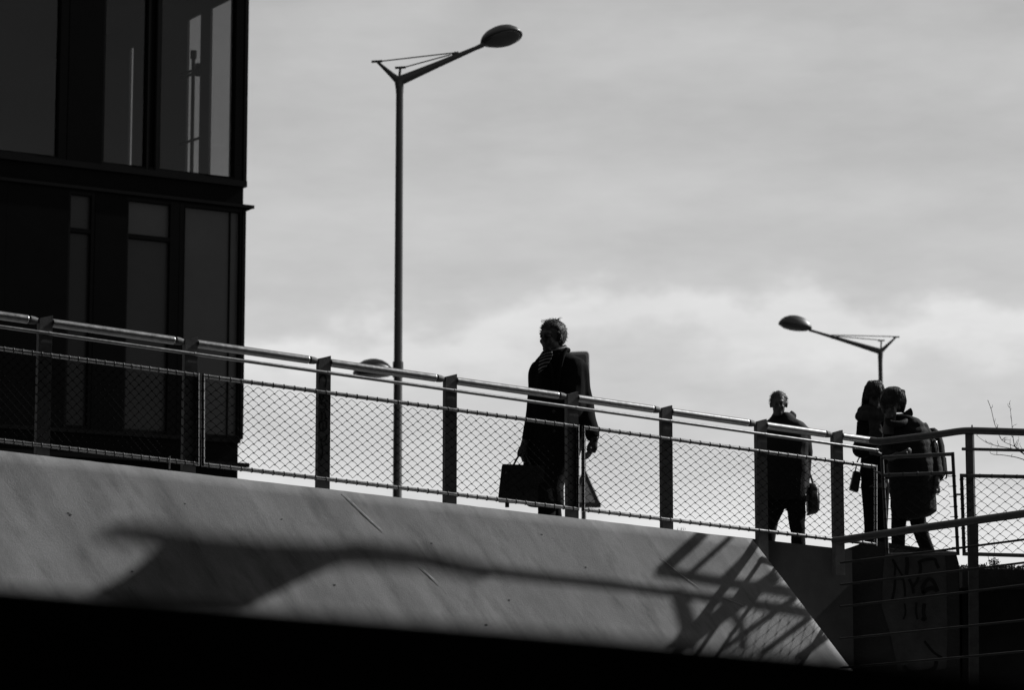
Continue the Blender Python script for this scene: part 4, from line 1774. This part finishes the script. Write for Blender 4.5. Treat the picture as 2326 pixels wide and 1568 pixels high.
px_loft(bm, d2, [(1116, 1842, 1858, .012, -.045), (1150, 1842, 1858, .014, -.055)], pw=3)
obj('pocket', bm, M['leather'], bag2)

# ---- 3: long haired woman
d3 = 26.2
wom = thing('person', 'person with long hair and a thick scarf leaning close to a companion', 'person', tuple(FEET3), 'people walking on the ramp')
chin3 = at(1986, 928, d3 - .07)
bm = new()
hm3, hs3 = add_head(bm, chin3, .225, 8, 8, 3)
px_loft(bm, d3, [(942, 1972, 2004, .06), (958, 1960, 2022, .09), (1010, 1966, 2018, .11), (1060, 1964, 2016, .11), (1090, 1960, 2018, .12), (1110, 1962, 2016, .11)])
zf = FEET3.z
g_l = Vector((at(1974, 1260, d3).x, d3 - .08, zf))
g_r = Vector((at(2002, 1260, d3).x, d3 + .12, zf))
px_tube(bm, d3, [(1962, 962, 0, .045), (1954, 1020, .02, .038), (1962, 1034, -.10, .033), (1984, 1024, -.19, .025)])
add_hand(bm, at(1984, 1024, d3 - .19), (.9, -.2, .4), (0, .3, 1), .17, .6, 1)
px_tube(bm, d3, [(2018, 964, 0, .045), (2026, 1020, .03, .038), (2018, 1040, -.1, .032), (2004, 1034, -.17, .025)])
add_hand(bm, at(2004, 1034, d3 - .17), (-.9, -.2, .2), (0, .3, 1), .17, .6, -1)
for hip, knee, ft in (((1975, 1100), (1976, 1180), g_l), ((2003, 1100), (2002, 1180), g_r)):
    add_tube(bm, smooth_path([at(*hip, d3), at(*knee, d3 + (ft.y - d3) * .4), ft + UP * .09], 5), lerp_list([.075, .05, .036], 5), 12)
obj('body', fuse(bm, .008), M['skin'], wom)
eyes(wom, chin3, hm3, hs3)
bm = new()
px_loft(bm, d3, [(1062, 1957, 2016, .12), (1098, 1956, 2018, .12), (1116, 1962, 2012, .09)])
for hip, knee, ft in (((1974, 1100), (1977, 1180), g_l), ((2002, 1100), (2002, 1180), g_r)):
    add_tube(bm, smooth_path([at(*hip, d3), at(*knee, d3 + (ft.y - d3) * .4), ft + UP * .04], 5), lerp_list([.080, .062, .045], 5), 14)
obj('trousers', fuse(bm, .011), M['trouser'], wom)
for ft in (g_l, g_r):
    bm = new()
    add_shoe(bm, ft, 5, .25)
    obj('shoe', bm, M['shoe'], wom)
bm = new()
px_loft(bm, d3, [(936, 1966, 2010, .085), (948, 1956, 2020, .105), (965, 1952, 2026, .12), (1000, 1952, 2026, .13), (1040, 1956, 2022, .13), (1070, 1955, 2022, .14), (1090, 1956, 2022, .14)])
px_tube(bm, d3, [(1958, 958, 0, .045), (1956, 985, .01, .050), (1949, 1020, .0, .053), (1958, 1030, -.09, .048), (1980, 1026, -.17, .038)])
px_tube(bm, d3, [(2020, 962, 0, .050), (2026, 990, .01, .052), (2026, 1022, .0, .05), (2016, 1038, -.1, .046), (2006, 1036, -.15, .038)])
jk = fuse(bm, .011, 3)
for v in jk.verts:
    v.co += Vector((mnoise.noise(v.co * 11), mnoise.noise(v.co * 11 + Vector((3, 3, 0))), 0)) * .010
obj('coat', jk, M['coat'], wom)
bm = new()
for k, (r, z, w) in enumerate(((.105, -.02, .045), (.12, -.075, .05))):
    c0 = chin3 + Vector((0, .06, z))
    pts = [c0 + Vector((math.cos(t) * r, math.sin(t) * r * 1.05, .012 * math.sin(2 * t + k))) for t in [2 * math.pi * i / 24 for i in range(25)]]
    add_tube(bm, pts, w, 12)
px_tube(bm, d3, [(1985, 950, -.13, .06), (1990, 985, -.17, .065), (1988, 1012, -.16, .05)], 12, squash=.5)
sc = fuse(bm, .010, 2)
for v in sc.verts:
    v.co += Vector((mnoise.noise(v.co * 22), mnoise.noise(v.co * 22 + Vector((3, 3, 0))), mnoise.noise(v.co * 22 + Vector((0, 3, 7))))) * .010
obj('scarf', sc, M['knit'], wom)
bm = new()
W_ROWS = [(865, 1979, 1995, .03, -.05), (868, 1972, 2001, .08, -.055), (878, 1966, 2006, .115, -.06), (892, 1962, 2010, .130, -.06), (901, 1961, 2011, .132, -.05), (910, 1960, 2010, .085, .04), (930, 1957, 2010, .07, .06), (950, 1955, 2008, .06, .085), (968, 1956, 2004, .05, .095), (980, 1962, 1998, .03, .10)]
px_loft(bm, d3, W_ROWS)
for v in bm.verts:
    v.co += Vector((mnoise.noise(v.co * 26), mnoise.noise(v.co * 26 + Vector((9, 0, 0))), 0)) * .006
locks(bm, d3, W_ROWS, 260, .0035, 1.05, (.45, 1.0))
for k in range(150):      # long strands falling past the shoulders
    sx = random.choice((-1, 1)) if random.random() < .75 else 0
    x0 = 1985 + (sx * random.uniform(15, 23) if sx else random.uniform(-20, 20))
    yy = random.uniform(868 + abs(x0 - 1985) * .5, 900)
    pts = [(x0 * .75 + 1985 * .25, yy - 6, random.uniform(-.04, .06), .002)]
    x = x0
    for j in range(4):
        x += sx * random.uniform(.4, 2.4) + random.uniform(-1, 1)
        pts.append((x, yy + 14 + j * random.uniform(10, 17), random.uniform(-.02, .08), .002 - .0004 * j))
    px_tube(bm, d3, pts, 3)
for k in range(90):       # fringe
    x0 = random.uniform(1966, 2006)
    dd = -.19 + abs(x0 - 1986) * .0022
    px_tube(bm, d3, [(x0 * .7 + 1986 * .3, 880, dd + .015, .003), (x0, 895, dd - .012, .003), (x0 + random.uniform(-2, 2), random.uniform(902, 911), dd - .01, .0012)], 3)
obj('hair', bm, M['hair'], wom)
pur = thing('handbag', 'small dark handbag dangling from the arm of the long haired woman', 'bag', tuple(at(1942, 1118, d3 - .1)))
bm = new()
add_poly_prism(bm, rounded([at(1940, 1069, d3 - .15), at(1957, 1073, d3 - .15), at(1950, 1118.5, d3 - .15), at(1930.5, 1112, d3 - .15)], .012), (0, .10, 0))
bmesh.ops.recalc_face_normals(bm, faces=bm.faces)
bmesh.ops.bevel(bm, geom=[e for e in bm.edges if e.calc_face_angle(0) > .9], offset=.006, segments=2, affect='EDGES', clamp_overlap=True)
obj('bag_body', bm, M['leather'], pur)
bm = new()
px_tube(bm, d3, [(1943, 1070, -.11, .006), (1948, 1048, -.09, .006), (1956, 1036, -.06, .006), (1957, 1050, -.03, .006), (1954, 1072, -.08, .006)], 6)
obj('strap', bm, M['leather'], pur)

# ---- 4: companion with bobbed hair, padded coat and backpack
d4 = 25.7
pal = thing('person', 'person with bobbed hair and upturned collar in a padded coat wearing a backpack', 'person', tuple(FEET4), 'people walking on the ramp')
chin4 = at(2022, 951, d4 - .10)
bm = new()
hm4, hs4 = add_head(bm, chin4, .232, -14, 14, 6)
px_loft(bm, d4, [(956, 2030, 2064, .06, -.03), (972, 2022, 2092, .10), (1020, 2024, 2106, .12), (1080, 2028, 2112, .13), (1110, 2034, 2110, .13)])
zf = FEET4.z
k_l = Vector((at(2037, 1270, d4).x, d4 - .10, zf))
k_r = Vector((at(2128, 1270, d4).x, d4 + .20, zf))
px_tube(bm, d4, [(2026, 980, 0, .045), (2018, 1030, -.06, .038), (2024, 1040, -.16, .032), (2040, 1032, -.22, .026)])
add_hand(bm, at(2040, 1032, d4 - .22), (.9, -.1, .1), (0, .6, .6), .17, .6, 1)
px_tube(bm, d4, [(2094, 982, 0, .045), (2116, 1040, .03, .04), (2126, 1080, -.05, .034), (2128, 1100, -.09, .026)])
add_hand(bm, at(2128, 1100, d4 - .09), (-.1, -.2, -1), (-1, 0, 0), .175, .5, -1)
for hip, knee, ft in (((2046, 1120), (2040, 1196), k_l), ((2078, 1120), (2094, 1200), k_r)):
    add_tube(bm, smooth_path([at(*hip, d4), at(*knee, d4 + (ft.y - d4) * .3 - .03), ft + UP * .09], 5), lerp_list([.078, .052, .038], 5), 12)
obj('body', fuse(bm, .008), M['skin'], pal)
eyes(pal, chin4, hm4, hs4)
bm = new()
px_loft(bm, d4, [(1090, 2030, 2112, .13), (1130, 2030, 2104, .13), (1150, 2040, 2090, .1)])
for hip, knee, ft in (((2048, 1130), (2041, 1196), k_l), ((2078, 1130), (2088, 1200), k_r)):
    add_tube(bm, smooth_path([at(*hip, d4), at(*knee, d4 + (ft.y - d4) * .3 - .03), ft + UP * .04], 5), lerp_list([.088, .068, .056], 5), 14)
obj('trousers', fuse(bm, .011), M['trouser'], pal)
for ft in (k_l, k_r):
    bm = new()
    add_shoe(bm, ft, -25, .26)
    obj('shoe', bm, M['shoe'], pal)
bm = new()
px_loft(bm, d4, [(945, 2036, 2066, .075, -.02), (952, 2026, 2086, .10), (962, 2018, 2098, .12), (980, 2014, 2106, .14), (1020, 2016, 2114, .155), (1060, 2018, 2120, .165), (1100, 2020, 2124, .17), (1140, 2022, 2127, .18), (1162, 2024, 2128, .185), (1172, 2026, 2114, .18), (1182, 2028, 2086, .16)])
px_tube(bm, d4, [(2026, 974, 0, .060), (2018, 1010, -.03, .062), (2018, 1032, -.09, .055), (2032, 1036, -.17, .045)])
px_tube(bm, d4, [(2090, 966, 0, .058), (2102, 990, .02, .066), (2116, 1030, .03, .070), (2124, 1065, .0, .068), (2129, 1088, -.05, .060)])
pc_ = fuse(bm, .011, 2)
for v in pc_.verts:
    q = v.co
    band = math.sin((q.z - FEET4.z) * 2 * math.pi / .115 + mnoise.noise(q * 4) * 1.2)
    lim = max(0, min(1, (at(2060, 1130, d4).z - q.z) / -.2))
    n = Vector((q.x - at(2070, 1050, d4).x, q.y - d4, 0)).normalized()
    v.co += n * (abs(band) ** .7 * .004 * lim + mnoise.noise(q * 14) * .006)
obj('padded_coat', pc_, M['jacket'], pal)
bm = new()       # high collar with one corner standing up
add_poly_prism(bm, smooth_path([at(2052, 938, d4 - .02), at(2062, 931, d4 - .01), at(2069.5, 927.5, d4), at(2074, 940, d4), at(2070, 949, d4), at(2060, 955, d4 - .02), at(2050, 954, d4 - .04)], 3), (0, .02, 0))
px_tube(bm, d4, [(2068, 944, .01, .022), (2050, 946, .09, .026), (2028, 948, .05, .024), (2016, 954, -.08, .03), (2026, 964, -.17, .034), (2050, 962, -.15, .03), (2062, 952, -.06, .02)], 8)
obj('collar', bm, M['jacket'], pal)
bm = new()
B_ROWS = [(879, 2022, 2034, .03, -.10), (882, 2014, 2042, .08, -.10), (888, 2006, 2048, .125, -.10), (897, 2001, 2054, .142, -.095), (908, 2000, 2057, .145, -.09), (917, 2001, 2057, .140, -.085), (922, 2004, 2056, .08, .03), (929, 2010, 2053, .06, .045), (937, 2018, 2050, .045, .055)]
px_loft(bm, d4, B_ROWS)
for v in bm.verts:
    v.co += Vector((mnoise.noise(v.co * 24), mnoise.noise(v.co * 24 + Vector((9, 0, 0))), mnoise.noise(v.co * 24 + Vector((0, 9, 0))))) * .004
locks(bm, d4, B_ROWS, 340, .003, 1.04, (.5, 1.0), .004)
for k in range(360):
    t = random.uniform(-.2, 1)
    x0 = 2028 + random.uniform(-8, 16)
    sx = random.choice((-1, 1, 1))
    e0 = 2028 + (sx * random.uniform(20, 29))
    dy = random.uniform(-.05, .06)
    px_tube(bm, d4, [(x0, 884 + abs(x0 - 2028) * .35, dy, .0022), ((x0 + e0) / 2 + sx * 5, 886 + random.uniform(0, 8), dy, .002), (e0, 905 + random.uniform(-4, 4), dy, .0018), (e0 - sx * random.uniform(-1, 3), 916 + random.uniform(0, 12), dy, .0008)], 3)
px_loft(bm, d4, [(897, 2001, 2010, .03, -.12), (908, 1999.5, 2012, .05, -.14), (922, 2000, 2013, .05, -.15), (933, 2003, 2012, .04, -.15), (940, 2006, 2010, .02, -.15)])
px_loft(bm, d4, [(897, 2044, 2056, .04, -.06), (908, 2044, 2058, .06, -.07), (922, 2045, 2057.5, .06, -.06), (932, 2046, 2055, .05, -.04), (938, 2048, 2053, .03, -.03)])
for k in range(120):      # fringe
    x0 = random.uniform(2001, 2050)
    dd = -.235 + abs(x0 - 2026) * .0022
    px_tube(bm, d4, [(x0 * .7 + 2028 * .3, 890, dd + .015, .003), (x0, 905, dd - .012, .003), (x0 + random.uniform(-3, 2), random.uniform(914, 926), dd - .01, .0012)], 3)
obj('hair', bm, M['hair_grey'], pal)
pack = thing('backpack', 'dark backpack with pale edged straps on the back of the person with bobbed hair', 'backpack', tuple(at(2138, 1100, d4 + .15)))
bm = new()
px_loft(bm, d4, [(974, 2106, 2122, .06, .13), (980, 2100, 2131, .09, .14), (992, 2100, 2138, .11, .15), (1015, 2100, 2144, .12, .15), (1050, 2100, 2147.5, .13, .15), (1078, 2102, 2148, .12, .15), (1086, 2110, 2142, .10, .14)], pw=2.8)
for v in bm.verts:
    v.co += Vector((mnoise.noise(v.co * 16), 0, mnoise.noise(v.co * 16 + Vector((0, 4, 0))))) * .006
obj('pack_body', bm, M['jacket'], pack)
for pts in ([(2118, 998, .02, .006), (2126, 1004, -.03, .006), (2130, 1018, -.04, .005), (2128, 1032, -.03, .004)], [(2124, 1040, -.02, .004), (2134, 1060, .0, .0045), (2142, 1078, .03, .0045)], [(2128, 1052, -.02, .003), (2134, 1066, .0, .003), (2138, 1076, .02, .003)]):
    bm = new()
    px_tube(bm, d4, [(x, y, dy, r * 1.3) for x, y, dy, r in pts], 6)
    obj('strap', bm, M['buckle'], pack)
bm = new()
px_tube(bm, d4, [(2148, 1040, .12, .005), (2150, 1066, .12, .006), (2150, 1084, .12, .008), (2147, 1088, .12, .004)], 6)
obj('loose_strap', bm, M['leather'], pack)

# ------------------------------------------------------------------ hedge, weeds and bare twigs at the right
YH = 24.2


def leaf_quad(bm, c, s):
    n = Vector((random.gauss(0, 1), random.gauss(0, 1), random.gauss(0, 1))).normalized()
    x, y = frame_of(n)
    a = random.uniform(0, 6.28)
    d, e = x * math.cos(a) + y * math.sin(a), y * math.cos(a) - x * math.sin(a)
    vs = [bm.verts.new(c + d * s), bm.verts.new(c + e * s * .45 + n * s * .1), bm.verts.new(c - d * s), bm.verts.new(c - e * s * .45 + n * s * .1)]
    bm.faces.new(vs)


hedge = thing('hedge', 'low dark hedge with ragged leafy top behind the mesh at the landing', 'hedge', tuple(at(2320, 1330, YH)))
bm = new()
for i in range(5200):
    x = random.uniform(2178, 2560)
    top = 1284 + (x - 2178) * .012 + 3 * mnoise.noise(Vector((x * .05, 0, 0))) + random.expovariate(.30)
    y = top + random.random() ** 1.6 * 55
    leaf_quad(bm, at(x, y, YH + random.uniform(-.25, .25)), random.uniform(.010, .020))
fo = obj('foliage', bm, M['leaf'], hedge, keep_normals=True)
bm = new()
add_poly_prism(bm, [at(2180, 1291, YH - .1), at(2560, 1297, YH - .1), at(2560, 1420, YH - .1), at(2180, 1420, YH - .1)], (0, .3, 0))
obj('hedge_core', bm, M['leaf'], hedge)
weed = thing('weed', 'leggy leafy weed sticking up from the hedge below the mesh', 'plant', tuple(at(2256, 1292, 23.9)))
bm = new()
for pts in ([(2256, 1292), (2257, 1270), (2259, 1250), (2257, 1222)], [(2252, 1292), (2247, 1276), (2244, 1262)], [(2262, 1290), (2266, 1278), (2268, 1270)]):
    add_tube(bm, smooth_path([at(x, y, 23.9) for x, y in pts], 4), .0022, 4)
obj('stem', bm, M['twig'], weed)
bm = new()
for i in range(150):
    x = random.gauss(2258, 7)
    y = random.uniform(1268, 1290) + abs(x - 2258) * .5
    leaf_quad(bm, at(x, y, 23.9 + random.uniform(-.05, .05)), random.uniform(.008, .015))
obj('foliage', bm, M['leaf'], weed, keep_normals=True)


def tw(zx, zy): return (1867 + zx * .2976, 846 + zy * .2976)


shrub = thing('bare_shrub', 'bare leafless twigs reaching over the handrail of the landing', 'shrub', tuple(at(2420, 1330, 24.4)))
tb = [[(1860, 1500), (1800, 1100), (1700, 800), (1600, 680), (1540, 625), (1480, 575), (1400, 535), (1360, 495), (1335, 440), (1315, 385), (1290, 280), (1265, 210)],
      [(1540, 625), (1480, 575), (1460, 500), (1450, 380), (1430, 235)],
      [(1600, 640), (1540, 600), (1440, 585), (1300, 550), (1220, 515), (1180, 480)],
      [(1700, 760), (1540, 665), (1400, 635), (1290, 622), (1292, 560)],
      [(1335, 440), (1338, 405), (1330, 390)], [(1480, 575), (1500, 520), (1498, 490)], [(1440, 585), (1438, 540), (1436, 505)],
      [(1300, 550), (1280, 535), (1250, 540)], [(1400, 535), (1395, 510), (1405, 500)], [(1540, 600), (1515, 560), (1510, 535)], [(1360, 495), (1375, 520), (1410, 510)],
      [(1335, 630), (1340, 600), (1337, 560)], [(1315, 385), (1325, 370), (1322, 350)], [(1290, 280), (1300, 265), (1298, 245)], [(1450, 380), (1440, 350), (1442, 330)], [(1320, 435), (1300, 435)]]
for k in range(26):       # short side twigs
    src = random.choice(tb[:4])
    i_ = random.randrange(4 if src is tb[0] else 0, len(src) - 1)
    t_ = random.random()
    x_ = src[i_][0] + (src[i_ + 1][0] - src[i_][0]) * t_
    y_ = src[i_][1] + (src[i_ + 1][1] - src[i_][1]) * t_
    a_ = random.uniform(-2.6, -.4)
    l_ = random.uniform(14, 48)
    tb.append([(x_, y_), (x_ + l_ * .5 * math.cos(a_), y_ + l_ * .5 * math.sin(a_) - 3), (x_ + l_ * math.cos(a_ + .25), y_ + l_ * math.sin(a_ + .25) - 5)])
bm = new()
for k, pts in enumerate(tb):
    p = smooth_path([at(*tw(*q), 24.4 + .1 * math.sin(k)) + Vector((random.uniform(-.004, .004), 0, random.uniform(-.004, .004))) for q in pts], 4)
    n = len(p)
    r0 = .012 if k == 0 else .005 if k < 4 else .0028
    add_tube(bm, p, [r0 * (1 - .72 * i / (n - 1)) if k else max(.0026, .016 * (1 - i / (n * .55))) for i in range(n)], 5)
obj('branches', bm, M['twig'], shrub)
# small weed growing on the deck edge
tuft = thing('grass_tuft', 'tiny dry grass tuft on the concrete edge beyond the mesh', 'plant', tuple(F(1546, edge_y(1546), -.1)))
bm = new()
for i in range(16):
    p = F(1546 + random.gauss(0, 9), edge_y(1546) - 1, -.1)
    add_tube(bm, [p, p + Vector((random.gauss(0, .008), 0, random.uniform(.01, .03)))], [.0012, .0004], 3, cap=False)
obj('blade', bm, M['twig'], tuft)
